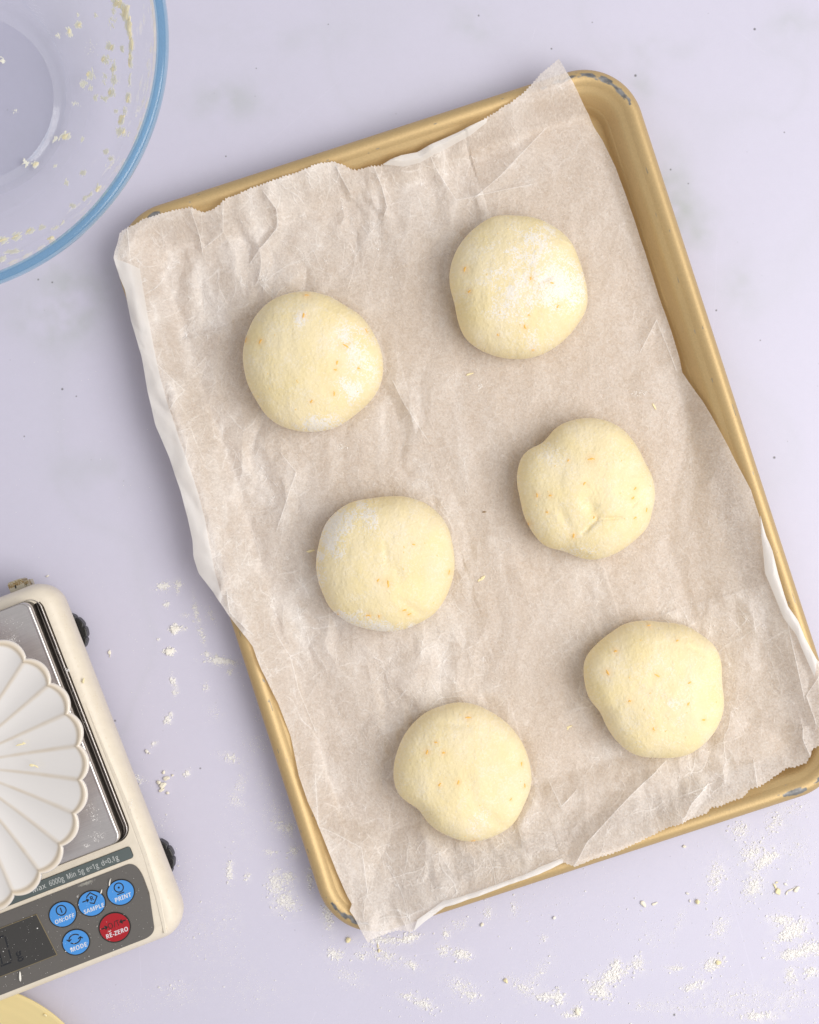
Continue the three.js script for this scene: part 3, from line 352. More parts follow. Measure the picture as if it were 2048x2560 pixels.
// ---------------------------------------------------------------- the glass mixing bowl
{
  const cx = -0.2676, cz = -0.2522, prof = [[0.0505, 0.004], [0.0560, 0.0052], [0.0640, 0.0090], [0.0760, 0.0175], [0.0890, 0.0300], [0.1010, 0.0450], [0.1110, 0.0620], [0.1190, 0.0800], [0.1255, 0.0980], [0.1298, 0.1130], [0.1318, 0.1225]];
  const spline = new THREE.SplineCurve(prof.map(([r, y]) => new THREE.Vector2(r, y)));
  const bowl = thing('mixing_bowl', 'large clear glass mixing bowl with blue rim and dough residue inside', 'mixing bowl', [cx, 0, cz]);
  const glass = phys(lin(0.985, 0.99, 0.998), { roughness: 0.04, transmission: 1, thickness: 0, ior: 1.5 });
  mesh('wall', new THREE.LatheGeometry(spline.getPoints(60), 160), glass, bowl);
  const baseG = new THREE.LatheGeometry([new THREE.Vector2(0.0001, 0.0030), new THREE.Vector2(0.042, 0.0030), new THREE.Vector2(0.0485, 0.0033), new THREE.Vector2(0.0505, 0.0040)], 120);
  mesh('base', baseG, phys(lin(0.90, 0.905, 0.925), { roughness: 0.05, transmission: 1, thickness: 0, ior: 1.4 }), bowl);
  const foot = new THREE.LatheGeometry([[0.0505, 0.0040], [0.0535, 0.0026], [0.0560, 0.0010], [0.0590, 0.0026], [0.0620, 0.0080]].map(([r, y]) => new THREE.Vector2(r, y)), 120);
  mesh('foot_ring', foot, phys(lin(0.99, 0.99, 1), { roughness: 0.12, transmission: 0.93, thickness: 0, ior: 1.5 }), bowl);
  const rimP = []; for (let k = 0; k <= 26; k++) { const a = k / 26 * 2 * Math.PI, ca = Math.cos(a), sa = Math.sin(a); rimP.push(new THREE.Vector2(0.1354 + 0.0033 * Math.sign(ca) * Math.pow(Math.abs(ca), 0.8), 0.1255 + 0.0045 * Math.sign(sa) * Math.pow(Math.abs(sa), 0.8))); }
  mesh('rim', new THREE.LatheGeometry(rimP, 200), phys(lin(0.69, 0.84, 0.92), { roughness: 0.14, transmission: 0.95, thickness: 0, ior: 1.5 }), bowl);
  const coreP = []; for (let k = 0; k <= 20; k++) { const a = k / 20 * 2 * Math.PI; coreP.push(new THREE.Vector2(0.1350 + 0.0020 * Math.cos(a), 0.1252 + 0.0030 * Math.sin(a))); }
  mesh('rim_core', new THREE.LatheGeometry(coreP, 200), phys(lin(0.72, 0.85, 0.93), { roughness: 0.3, transmission: 0.97, thickness: 0, ior: 1.1 }), bowl);
  // the side wall seen at a photo pixel
  const wallAt = (X, Y) => { let y = 0.06, p; for (let q = 0; q < 40; q++) { p = at(X, Y, y); const r = Math.hypot(p[0] - cx, p[1] - cz); let yy = 0.004; for (let k = 1; k < prof.length; k++) if (r >= prof[k - 1][0]) yy = lerp(prof[k - 1][1], prof[k][1], clamp((r - prof[k - 1][0]) / (prof[k][0] - prof[k - 1][0]))); y = 0.5 * y + 0.5 * yy; } return [p[0] - cx, y, p[1] - cz]; };
  const slope = (r) => { for (let k = 1; k < prof.length; k++) if (r < prof[k][0] || k === prof.length - 1) return Math.atan2(prof[k][1] - prof[k - 1][1], prof[k][0] - prof[k - 1][0]); };
  const k = 0.4058, parts = [[], []];
  const blob = (X, Y, L, Wd, th, turn, kind) => {
    const p = wallAt(X, Y), r = Math.hypot(p[0], p[2]), a = Math.atan2(p[2], p[0]), s = slope(r), e = new THREE.IcosahedronGeometry(1, 2), q = e.attributes.position, o = rr(0, 90);
    for (let i = 0; i < q.count; i++) { const x = q.getX(i), y = q.getY(i), z = q.getZ(i), m = 0.75 + 0.55 * vnoise(x * 1.7 + o, z * 1.7 + y, 800) + 0.25 * vnoise(x * 4 + o, z * 4, 801); q.setXYZ(i, x * L * m, y * th * (0.8 + 0.4 * vnoise(x * 3 + o, z * 3, 802)), z * Wd * m); }
    e.computeVertexNormals(); e.rotateY(turn);
    const up = new THREE.Vector3(-Math.sin(s) * Math.cos(a), Math.cos(s) + 0.9, -Math.sin(s) * Math.sin(a)).normalize(); e.applyQuaternion(new THREE.Quaternion().setFromUnitVectors(new THREE.Vector3(0, 1, 0), up));
    e.translate(p[0] + up.x * th * 0.6, p[1] + up.y * th * 0.6, p[2] + up.z * th * 0.6); parts[kind].push(e);
  };
  // [x, y of the photo zoom, spread x, spread y, number, size]
  const ZONES = [[705, 10, 12, 20, 14, 1.3], [765, 70, 14, 40, 16, 1.4], [790, 150, 14, 50, 18, 1.5], [808, 270, 8, 40, 16, 1.2], [805, 370, 8, 35, 16, 1.1], [700, 60, 14, 30, 6, 0.8], [690, 140, 22, 40, 8, 0.8], [680, 285, 22, 18, 14, 1.0], [755, 300, 12, 16, 10, 1.0], [650, 370, 24, 22, 16, 1.0], [700, 420, 14, 35, 14, 0.9], [705, 490, 18, 28, 14, 0.9], [650, 480, 12, 40, 8, 0.7],
    [555, 460, 22, 22, 16, 1.1], [515, 520, 20, 22, 14, 0.9], [560, 540, 14, 14, 6, 0.7], [590, 600, 12, 16, 7, 0.7], [685, 570, 26, 20, 14, 0.9], [650, 610, 20, 14, 10, 0.8], [790, 600, 14, 26, 14, 1.0], [800, 500, 8, 40, 10, 0.8], [750, 740, 16, 16, 10, 1.5], [715, 685, 12, 10, 6, 0.7], [770, 680, 10, 22, 8, 0.8], [745, 810, 30, 20, 16, 0.9], [800, 840, 10, 26, 8, 0.7], [485, 155, 20, 16, 12, 1.0], [430, 200, 14, 28, 12, 1.1], [360, 215, 20, 14, 8, 0.6], [590, 95, 7, 7, 3, 0.9], [485, 90, 8, 10, 3, 0.7],
    [400, 840, 26, 14, 12, 1.1], [340, 855, 20, 20, 10, 0.7], [505, 860, 8, 10, 4, 0.8], [220, 1015, 18, 12, 10, 1.1], [165, 1005, 16, 16, 10, 0.8], [340, 1025, 10, 6, 3, 0.6], [655, 935, 16, 8, 9, 1.0], [685, 975, 12, 12, 8, 0.9], [745, 970, 14, 18, 10, 0.9], [680, 1080, 12, 20, 10, 0.9], [512, 1065, 16, 8, 8, 0.9], [410, 1125, 12, 16, 8, 0.7], [605, 1160, 12, 16, 10, 1.0], [560, 1200, 16, 10, 10, 0.9], [520, 1220, 12, 8, 8, 0.8], [450, 1270, 20, 10, 9, 0.8], [490, 1330, 20, 10, 14, 1.0], [400, 1380, 24, 14, 14, 0.9], [350, 1410, 30, 12, 14, 0.8],
    [260, 1400, 18, 10, 9, 1.0], [180, 1425, 22, 16, 16, 1.1], [105, 1460, 24, 18, 18, 1.1], [20, 1480, 26, 14, 16, 1.2], [310, 1470, 24, 8, 14, 1.2], [220, 1520, 26, 10, 16, 1.0], [80, 1550, 40, 10, 18, 0.9], [20, 1600, 16, 18, 12, 1.0], [130, 1590, 36, 10, 18, 0.9], [15, 370, 8, 18, 5, 0.8], [100, 680, 22, 16, 6, 0.35], [465, 640, 26, 14, 6, 0.5], [850, 700, 20, 30, 8, 0.35], [700, 1000, 40, 40, 20, 0.35], [560, 300, 40, 60, 8, 0.3]];
  for (const [x, y, sx, sy, n, z] of ZONES) for (let i = 0; i < n * 3; i++) {
    const X = (x + gauss() * sx) * k, Y = (y + gauss() * sy) * k; if (Math.hypot(X + 238, Y - 91) > 612) continue; const p = wallAt(X, Y), a = Math.atan2(p[2], p[0]), L = rr(0.0004, 0.0020) * z;
    blob(X, Y, L, L * rr(0.2, 0.5), 0.00010 + 0.00008 * z * rnd(), -a + Math.PI / 2 + gauss() * 0.6 + (y > 900 ? 0.5 : 0), 0);
  }
  for (const [x, y, L, w, t] of [[785, 80, 5.5, 1.7, 1.30], [800, 150, 4.5, 1.9, 1.45], [815, 265, 4.5, 1.2, 1.6], [720, 20, 3, 2.2, 1.2], [752, 738, 2.6, 2.2, 0.9], [608, 1165, 2.6, 1.1, 1.0], [318, 1468, 2.8, 1.2, 0.4], [408, 842, 2.2, 1.6, 0.4], [222, 1016, 1.8, 1.6, 0.4], [805, 345, 3, 1.0, 1.5], [742, 20, 3.2, 2.0, 1.2], [768, 60, 3.4, 1.6, 1.3], [806, 205, 3.6, 1.5, 1.5], [800, 400, 3.2, 0.9, 1.6], [690, 290, 1.7, 1.1, 0.8], [640, 365, 1.8, 1.1, 0.6], [700, 430, 1.8, 0.9, 1.3], [545, 455, 1.9, 1.2, 0.7], [490, 150, 1.7, 1.0, 0.6], [430, 195, 1.7, 0.9, 1.4], [680, 570, 1.8, 0.9, 0.8], [100, 1460, 2.0, 1.1, 0.3], [20, 1482, 2.4, 1.3, 0.2], [180, 1425, 1.8, 1.0, 0.4], [765, 815, 1.7, 0.8, 0.9], [795, 605, 3, 0.9, 1.1]]) blob(x * k, y * k, L / 1000, w / 1000, 0.0007, t, 1);
  for (const kind of [0, 1]) { const m = mesh('dough_residue', mergeGeometries(parts[kind]), std(kind ? lin(0.95, 0.86, 0.60) : lin(0.97, 0.945, 0.83), 0.9), bowl); m.userData = { kind: 'stuff' }; }
}

// ---------------------------------------------------------------- the kitchen scale
const ST = 21.2 * Math.PI / 180, SX = -0.14394, SZ = 0.24459;
const fromScale = (x, z) => [SX + x * Math.cos(ST) + z * Math.sin(ST), SZ - x * Math.sin(ST) + z * Math.cos(ST)];
const toScale = (x, z) => { const dx = x - SX, dz = z - SZ; return [dx * Math.cos(ST) - dz * Math.sin(ST), dx * Math.sin(ST) + dz * Math.cos(ST)]; };
const cream = (() => { const map = tex(512, 512, (x, y) => { const g = 1 + 0.035 * (hash(x, y, 2) - 0.5) + 0.05 * fbm(x * 0.015, y * 0.015, 4, 900), d = clamp((fbm(x * 0.05, y * 0.05, 4, 910) - 0.42) * 5) * 0.25; return [0.81 * g * (1 - d * 0.25), 0.735 * g * (1 - d * 0.4), 0.615 * g * (1 - d * 0.6)]; }); map.repeat.set(4, 4); return std(lin(1, 1, 1), 0.42, 0, { map }); })();
const uvPlan = (g, s = 0.1) => { const p = g.attributes.position, u = new Float32Array(p.count * 2); for (let i = 0; i < p.count; i++) { u[2 * i] = p.getX(i) / s; u[2 * i + 1] = (p.getZ(i) + 0.3 * p.getY(i)) / s; } g.setAttribute('uv', new THREE.BufferAttribute(u, 2)); return g; };
const off = (pts, cx, cz) => pts.map(([x, z]) => [x + cx, z + cz]);
{
  const sc = thing('kitchen_scale', 'cream electronic kitchen scale with steel weighing platform and blue and red buttons', 'kitchen scale', [SX, 0, SZ], ST);
  // outline of the case: x from -0.172 to 0.016, z from -0.2165 to 0.0062
  const cx = -0.0792, cz = -0.1057, A = 0.0930, B = 0.1108;
  const R = (d, y, r = 0.0155) => ({ pts: off(rrect(A - d, B - d, Math.max(0.003, r - d), 14, 12), cx, cz), y });
  const hole = (d, y) => ({ pts: off(rrect(0.0812 - d, 0.0757 - d, Math.max(0.0085 - d, 0.002), 14, 12), -0.0768, -0.1335), y });
  const deck = 0.0500;
  const body = [loft([R(0.012, 0.012), R(0.006, 0.013), R(0.0025, 0.018), R(0.0006, 0.028), R(0, 0.036), R(0.0002, 0.0405), R(0.0010, 0.0440), R(0.0024, 0.0468), R(0.0044, 0.0488), R(0.0068, 0.0498), R(0.0088, deck)])];
  const top = new THREE.Shape(R(0.0088, 0).pts.map(([x, z]) => new THREE.Vector2(x, -z))); top.holes.push(new THREE.Path(hole(0, 0).pts.map(([x, z]) => new THREE.Vector2(x, -z))));
  const tg = new THREE.ShapeGeometry(top); tg.rotateX(-Math.PI / 2); tg.translate(0, deck, 0); body.push(tg);
  body.push(loft([hole(0, deck), hole(0.0003, 0.0494), hole(0.0004, 0.034)]));
  mesh('body', mergeGeometries(body.map((g) => uvPlan(g))), cream, sc);
  mesh('platform_well', uvPlan(cap(hole(0.0001, 0).pts, 0.0345)), std(lin(0.012, 0.011, 0.010), 0.7), sc);
  // the raised moulding line on the right of the case
  { const s = new THREE.Shape([[0.0066, -0.140], [0.0072, -0.120], [0.0084, -0.080], [0.0080, -0.045], [0.0062, -0.020], [0.0022, 0.0010], [0.0010, 0.0010], [0.0040, -0.020], [0.0060, -0.045], [0.0066, -0.080], [0.0064, -0.120]].map(([x, z]) => new THREE.Vector2(x, -z))); const g = new THREE.ExtrudeGeometry(s, { depth: 0.0006, bevelEnabled: true, bevelSize: 0.0004, bevelThickness: 0.0004, bevelSegments: 2 }); g.rotateX(-Math.PI / 2); g.translate(0, deck - 0.0006, 0); const p = g.attributes.position; for (let i = 0; i < p.count; i++) { const x = p.getX(i); if (x > 0.0048) p.setY(i, p.getY(i) - (x - 0.0048) * 0.2); } mesh('moulding', uvPlan(g), cream, sc); }
  // steel platform: brushed top, bright edge, flared skirt and a lip
  const brushed = tex(1024, 512, (x, y) => { const g = 1 + 0.10 * fbm(x * 0.006, y * 0.9, 3, 950) + 0.05 * (hash(x >> 4, y, 7) - 0.5); return [0.70 * g, 0.67 * g, 0.66 * g]; });
  const brushB = tex(512, 512, (x, y) => 0.5 + 0.5 * vnoise(x * 0.02, y * 1.1, 960), false);
  const steel = std(lin(1, 1, 1), 0.30, 1, { map: brushed, bumpMap: brushB, bumpScale: 0.00002 });
  const P = (d, y) => ({ pts: off(rrect(0.0812 - d, 0.0757 - 0.0006 - d * 0.18, Math.max(0.0075 - d * 0.5, 0.003), 14, 12), -0.0768, -0.1337), y });
  const plate = mergeGeometries([loft([P(0.0008, 0.0470), P(0.0010, 0.0506), P(0.0014, 0.0510), P(0.0018, 0.0506), P(0.0022, 0.0500)]), loft([P(0.0044, 0.0576), P(0.0045, 0.0590), P(0.0049, 0.0601), P(0.0055, 0.0606), P(0.0063, 0.0606), P(0.0069, 0.0603)]), cap(P(0.0069, 0).pts, 0.0603)].map((g) => { uvPlan(g, 0.12); return g; }));
  const pl = mesh('weighing_platform', plate, steel, sc); pl.userData = { label: 'brushed stainless steel weighing platform' };
  mesh('platform_skirt', uvPlan(loft([P(0.0022, 0.0500), P(0.0032, 0.0488), P(0.0040, 0.0500), P(0.0043, 0.0545), P(0.0044, 0.0576)]), 0.12), std(lin(0.11, 0.098, 0.09), 0.34, 1), sc);
  // printed label strip
  const strip = new THREE.Shape(rrect(0.066, 0.00345, 0.0016, 6, 6).map(([x, z]) => new THREE.Vector2(x, -z)));
  const flat = (shape, w, h, depth, x, z, y = deck) => { const g = new THREE.ExtrudeGeometry(shape, { depth, bevelEnabled: true, bevelSize: 0.00015, bevelThickness: 0.00015, bevelSegments: 1, curveSegments: 24 }), p = g.attributes.position, u = g.attributes.uv; for (let i = 0; i < p.count; i++) u.setXY(i, p.getX(i) / w + 0.5, p.getY(i) / h + 0.5); g.rotateX(-Math.PI / 2); g.translate(x, y + 0.0002, z); return g; };
  const grime = (g, w, h, n, c, m) => { for (let i = 0; i < n; i++) { g.fillStyle = c; g.globalAlpha = rr(0.1, 0.8); const e = rnd(), x = e < 0.5 ? rr(0, w) : (rnd() < 0.8 ? w - rr(0, m) : rr(0, m)), y = e < 0.5 ? (rnd() < 0.75 ? h - rr(0, m) : rr(0, m)) : rr(0, h); g.beginPath(); g.arc(x, y, rr(0.5, 2.4), 0, 7); g.fill(); } g.globalAlpha = 1; };
  mesh('label_strip', flat(strip, 0.1323, 0.0072, 0.0003, -0.0655, -0.0502), std(lin(1, 1, 1), 0.4, 0, { map: canvasTex(1984, 108, (g, w, h) => {
    g.fillStyle = '#5c6666'; g.fillRect(0, 0, w, h); g.strokeStyle = '#3a2c1c'; g.lineWidth = 4; g.strokeRect(1, 1, w - 2, h - 2); g.fillStyle = '#c9cccb'; g.font = '64px sans-serif'; g.textBaseline = 'middle';
    const X = (mm) => (mm + 0.1317) / 0.1323 * w; for (const [t, a, b] of [['Max', -62.0, -53.2], ['6000g', -51.2, -41.9], ['Min', -40.2, -34.4], ['5g', -33.0, -29.4], ['e=1g', -28.0, -20.4], ['d=0.1g', -18.6, -7.9]]) { const x = X(a / 1000), wd = X(b / 1000) - x; g.save(); g.translate(x, h / 2 + 2); g.scale(wd / g.measureText(t).width, 1); g.fillText(t, 0, 0); g.restore(); } grime(g, w, h, 160, '#2c241a', 5);
  }) }), sc);
  // control panel with a slanted right end
  const pw = 0.150, pn = new THREE.Shape(); { const c = -0.0735; const q = (x, z) => [x - c, -(z + 0.0220)]; pn.moveTo(...q(-0.1470, -0.0440)); pn.lineTo(...q(-0.0050, -0.0440)); pn.quadraticCurveTo(...q(0.0012, -0.0440), ...q(0.0014, -0.0330)); pn.lineTo(...q(0.0012, -0.0240)); pn.lineTo(...q(-0.0032, -0.0050)); pn.quadraticCurveTo(...q(-0.0045, -0.0004), ...q(-0.0110, -0.0002)); pn.lineTo(...q(-0.1470, 0.0000)); pn.closePath(); }
  mesh('control_panel', flat(pn, pw, 0.046, 0.0003, -0.0735, -0.0220), std(lin(1, 1, 1), 0.36, 0, { map: canvasTex(2000, 612, (g, w, h) => {
    g.fillStyle = '#676461'; g.fillRect(0, 0, w, h);
    for (let i = 0; i < 2600; i++) { g.fillStyle = rnd() < 0.5 ? '#585553' : '#75726e'; g.globalAlpha = 0.12; g.fillRect(rr(0, w), rr(0, h), rr(1, 60), rr(1, 3)); } g.globalAlpha = 1;
    grime(g, w, h, 500, '#4a3010', 16);
    g.fillStyle = '#a7a59c'; for (let i = 0; i < 120; i++) { g.globalAlpha = rr(0.1, 0.4); g.beginPath(); g.arc(1570 + gauss() * 60, 24 + Math.abs(gauss()) * 16, rr(2, 8), 0, 7); g.fill(); } g.globalAlpha = 1;
  }) }), sc);
  const lcd = new THREE.Shape(); lcd.moveTo(-0.030, 0.0132); lcd.lineTo(0.0135, 0.0132); lcd.lineTo(0.0162, -0.0132); lcd.lineTo(-0.030, -0.0132); lcd.closePath();
  mesh('display', flat(lcd, 0.064, 0.0266, 0.0003, -0.0777, -0.0232, deck + 0.0005), std(lin(1, 1, 1), 0.22, 0, { map: canvasTex(1024, 426, (g, w, h) => {
    g.fillStyle = '#403f3e'; g.fillRect(0, 0, w, h); g.strokeStyle = '#877a5e'; g.lineWidth = 7; g.beginPath(); g.moveTo(32, 2); g.lineTo(728, 2); g.lineTo(771, 424); g.lineTo(32, 424); g.stroke();
    g.fillStyle = '#23252a'; const seg = (x, y, a, b, s) => { g.save(); g.translate(x, y); g.transform(1, 0, -0.10, 1, 0, 0); g.fillRect(0, 0, a, b); g.restore(); };
    for (const X of [40, 160, 280]) { seg(X + 92, 90, 16, 105); seg(X + 80, 215, 16, 105); seg(X, 90, 16, 105); seg(X - 12, 215, 16, 105); seg(X + 8, 70, 86, 16); seg(X - 16, 325, 86, 16); } seg(245, 325, 16, 16);
    g.font = 'bold 120px sans-serif'; g.fillText('g', 408, 330);
  }) }), sc);
  const button = (x, z, a, b, col, draw) => {
    const s = new THREE.Shape(); s.absellipse(0, 0, a, b, 0, 2 * Math.PI);
    mesh('button', flat(s, a * 2, b * 2, 0.00035, x, z, deck + 0.0005), std(lin(1, 1, 1), 0.36, 0, { map: canvasTex(320, 296, (g, w, h) => {
      g.fillStyle = '#25221f'; g.fillRect(0, 0, w, h); g.fillStyle = col; g.beginPath(); g.ellipse(w / 2, h / 2, w / 2 - 9, h / 2 - 9, 0, 0, 7); g.fill();
      g.strokeStyle = g.fillStyle = '#211d1c'; g.lineWidth = 13; g.textAlign = 'center'; g.lineCap = 'butt'; draw(g, w, h);
    }) }), sc);
  };
  const word = (g, t, y, size, w = 160) => { g.save(); g.fillStyle = '#dcdde4'; g.font = 'bold ' + size + 'px sans-serif'; g.translate(w, y); g.transform(1, 0.0, -0.12, 1, 0, 0); g.fillText(t, 0, 0); g.restore(); };
  const arrow = (g, x, y, L) => { const s = Math.sign(L); g.beginPath(); g.moveTo(x, y); g.lineTo(x + L, y); g.moveTo(x + L - s * 22, y - 19); g.lineTo(x + L, y); g.lineTo(x + L - s * 22, y + 19); g.stroke(); };
  button(-0.0499, -0.0308, 0.0082, 0.0075, '#4a96e2', (g) => { g.beginPath(); g.arc(160, 98, 56, 0, 7); g.stroke(); g.beginPath(); g.moveTo(160, 66); g.lineTo(160, 130); g.stroke(); word(g, 'ON:OFF', 226, 66); });
  button(-0.0319, -0.0306, 0.0082, 0.0075, '#4a96e2', (g) => { g.beginPath(); g.moveTo(140, 52); g.lineTo(186, 26); g.lineTo(246, 92); g.lineTo(186, 158); g.lineTo(140, 132); g.moveTo(140, 52); g.lineTo(128, 66); g.stroke(); g.font = 'bold 74px sans-serif'; g.fillText('R', 180, 119); arrow(g, 66, 96, 74); word(g, 'SAMPLE', 234, 66); });
  button(-0.0139, -0.0305, 0.0082, 0.0075, '#4a96e2', (g) => { g.beginPath(); g.arc(160, 88, 52, 0, 7); g.stroke(); g.beginPath(); g.arc(160, 88, 12, 0, 7); g.fill(); g.beginPath(); g.moveTo(114, 158); g.lineTo(200, 158); g.stroke(); word(g, 'PRINT', 234, 68); });
  button(-0.0486, -0.0129, 0.0082, 0.0075, '#4a96e2', (g) => { g.beginPath(); g.ellipse(160, 108, 66, 52, 0, Math.PI * 1.02, Math.PI * 1.85); g.stroke(); g.beginPath(); g.ellipse(160, 108, 66, 52, 0, Math.PI * 0.02, Math.PI * 0.85); g.stroke(); g.beginPath(); g.moveTo(70, 84); g.lineTo(92, 112); g.lineTo(124, 96); g.moveTo(196, 122); g.lineTo(228, 106); g.lineTo(250, 132); g.stroke(); word(g, 'MODE', 236, 70, 166); });
  button(-0.0245, -0.0128, 0.0093, 0.0087, '#aa1524', (g) => { g.font = '78px sans-serif'; g.fillText('O/T', 160, 146); arrow(g, 30, 118, 60); arrow(g, 290, 118, -60); word(g, 'RE-ZERO', 226, 60); });
  // black levelling feet with scalloped edges, and a small lug behind
  const foot = new THREE.Shape(); for (let i = 0; i <= 240; i++) { const a = i / 240 * 2 * Math.PI, r = 0.0135 - 0.0013 * Math.pow(Math.abs(Math.cos(a * 6)), 14); i ? foot.lineTo(r * Math.cos(a), r * Math.sin(a)) : foot.moveTo(r, 0); }
  const fg = new THREE.ExtrudeGeometry(foot, { depth: 0.007, bevelEnabled: true, bevelSize: 0.0007, bevelThickness: 0.0007, bevelSegments: 2 }); fg.rotateX(-Math.PI / 2); fg.translate(0, 0.0008, 0);
  const stem = new THREE.CylinderGeometry(0.004, 0.004, 0.006, 20); stem.translate(0, 0.0105, 0);
  const black = std(lin(0.012, 0.012, 0.013), 0.38);
  for (const [x, z, t] of [[-0.0005, -0.1815, 0.1], [-0.0008, -0.0345, 0.35], [-0.155, -0.1815, 0], [-0.155, -0.0345, 0]]) { const m = mesh('levelling_foot', mergeGeometries([fg, stem.toNonIndexed()]), black, sc); m.position.set(x, 0, z); m.rotation.y = t; }
  const lugMat = std(lin(1, 1, 1), 0.55, 0, { map: canvasTex(128, 128, (g) => { g.fillStyle = '#b4ad9c'; g.fillRect(0, 0, 128, 128); for (let i = 0; i < 420; i++) { g.fillStyle = rnd() < 0.6 ? '#8a6a30' : '#5e4418'; g.globalAlpha = rr(0.2, 0.8); g.beginPath(); g.arc(rr(0, 128), Math.pow(rnd(), 0.6) * 60, rr(1, 4), 0, 7); g.fill(); } g.globalAlpha = 1; g.fillStyle = '#1c1812'; g.beginPath(); g.ellipse(58, 64, 7, 20, 0.1, 0, 7); g.fill(); }) });
  const lug = new THREE.ExtrudeGeometry(new THREE.Shape(rrect(0.0042, 0.0034, 0.0012, 4, 5).map(([x, z]) => new THREE.Vector2(x, -z))), { depth: 0.014, bevelEnabled: true, bevelSize: 0.0004, bevelThickness: 0.0004, bevelSegments: 2 }); { const p = lug.attributes.position, u = lug.attributes.uv; for (let i = 0; i < p.count; i++) u.setXY(i, p.getX(i) / 0.0092 + 0.5, p.getY(i) / 0.0076 + 0.5); } lug.rotateX(-Math.PI / 2); lug.translate(-0.0112, 0.016, -0.2192);
  const lug2 = new THREE.BoxGeometry(0.0034, 0.013, 0.005); lug2.translate(-0.0056, 0.0215, -0.2182);
  mesh('rear_lug', mergeGeometries([lug, lug2.toNonIndexed()]), lugMat, sc);
}

// ---------------------------------------------------------------- the fluted dish on the scale
const DISH = fromScale(-0.0768, -0.1350);
function dishProfile(t) { return [lerp(0.0, 0.0800, t), 0.0008 + 0.0235 * Math.pow(clamp((t - 0.20) / 0.80), 1.45)]; }
{
  const o = thing('fluted_dish', 'shallow white fluted dish with tan glazed scalloped edge, sitting on the scale', 'dish', [DISH[0], 0.0606, DISH[1]], ST + 3.7 * Math.PI / 180 - Math.PI / 2 / 26 * 0);
  const NP = 26, per = 26, NA = NP * per, NR = 74;
  const f = (i) => (i % per) / per, dome = (q) => Math.pow(Math.sin(Math.PI * q), 0.75), ridge = (q) => Math.min(q, 1 - q);
  const colour = (t, q, a) => { const w = 0.5 + 0.5 * fbm(a * 9, t * 14, 3, 970), near = ridge(q) * 2 * Math.PI / NP * t * 0.080, line = clamp(1.3 - near / (0.0006 + 0.0009 * t)) * sstep(0.12, 0.35, t) * (0.24 + 0.26 * w), band = sstep(0.958, 0.975, t) * (0.55 + 0.25 * w), m = clamp(Math.max(line, band)); return [lerp(0.87, 0.62, m), lerp(0.845, 0.465, m), lerp(0.83, 0.25, m)]; };
  const build = (rows) => {
    const cs = [], g = grid(NA, rows.length - 1, (i, j) => {
      const [t, dr, dy, tan] = rows[j], q = f(i), a = i / NA * 2 * Math.PI, [r0, y0] = dishProfile(Math.min(t, 1)), sc = 0.0040 * dome(q) * Math.pow(t, 5), flute = t > 0.1 ? -0.0009 * Math.sin(Math.PI * q) * sstep(0.1, 0.7, t) : 0, r = r0 + sc + dr;
      const c = tan < 0 ? colour(t, q, a) : [lerp(0.87, 0.62, tan), lerp(0.845, 0.465, tan), lerp(0.83, 0.25, tan)]; cs.push(...c);
      return [r * Math.cos(a), y0 + flute * (1 - 0.55 * Math.pow(t, 8)) + dy, r * Math.sin(a)];
    }, true); g.setAttribute('color', new THREE.Float32BufferAttribute(cs, 3)); return g;
  };
  const inner = []; for (let j = 0; j <= NR; j++) inner.push([j / NR * 0.968 + 0.0005, 0, 0, -1]);
  const rimR = []; for (let j = 0; j <= 8; j++) rimR.push([0.9685 + 0.0315 * j / 8, 0, 0.0007 * Math.sin(Math.PI * j / 8), 0.66 - 0.25 * Math.abs(j - 3) / 4]);
  rimR.push([1, 0.0004, -0.0002, 0.30], [1, 0.0008, -0.0010, 0.05], [1, 0.0008, -0.0022, 0.02], [0.96, -0.0004, -0.0040, 0]);
  const outer = [[0.96, -0.0004, -0.0040, 0], [0.8, 0.001, -0.0036, 0], [0.6, 0.001, -0.0030, 0], [0.45, 0, -0.0012, 0], [0.3, 0, -0.0006, 0], [0.05, 0, -0.0004, 0]];
  const glaze = phys(lin(1, 1, 1), { vertexColors: true, roughness: 0.22, clearcoat: 0.5, clearcoatRoughness: 0.12 });
  mesh('fluted_well', mergeGeometries([build(inner), build(outer)]), glaze, o);
  mesh('scalloped_rim', build(rimR), glaze, o);
}

// ---------------------------------------------------------------- a pale yellow plate at the near left corner
{
  const c = at(-88, 2818, 0.012), prof = [[0, 0.0022], [0.050, 0.0022], [0.058, 0.0030], [0.066, 0.0062], [0.076, 0.0100], [0.0845, 0.0122], [0.0862, 0.0126], [0.0872, 0.0120], [0.0866, 0.0108], [0.076, 0.0078], [0.060, 0.0012], [0.048, 0.0003], [0.0, 0.0003]];
  const p = thing('yellow_plate', 'pale yellow plate at the near left corner, partly under the scale', 'plate', [c[0], 0, c[1]]);
  const map = tex(256, 256, (x, y) => { const g = 1 + 0.05 * fbm(x * 0.04, y * 0.04, 3, 33); return [0.84 * g, 0.70 * g, 0.36 * g]; });
  const all = prof.map(([r, y]) => new THREE.Vector2(Math.max(r, 0.00001), y)), m = std(lin(1, 1, 1), 0.4, 0, { map });
  mesh('well', new THREE.LatheGeometry(all.slice(0, 4), 160), m, p); mesh('rim', new THREE.LatheGeometry(all.slice(3, 9), 160), m, p); mesh('underside', new THREE.LatheGeometry(all.slice(8), 160), m, p);
}

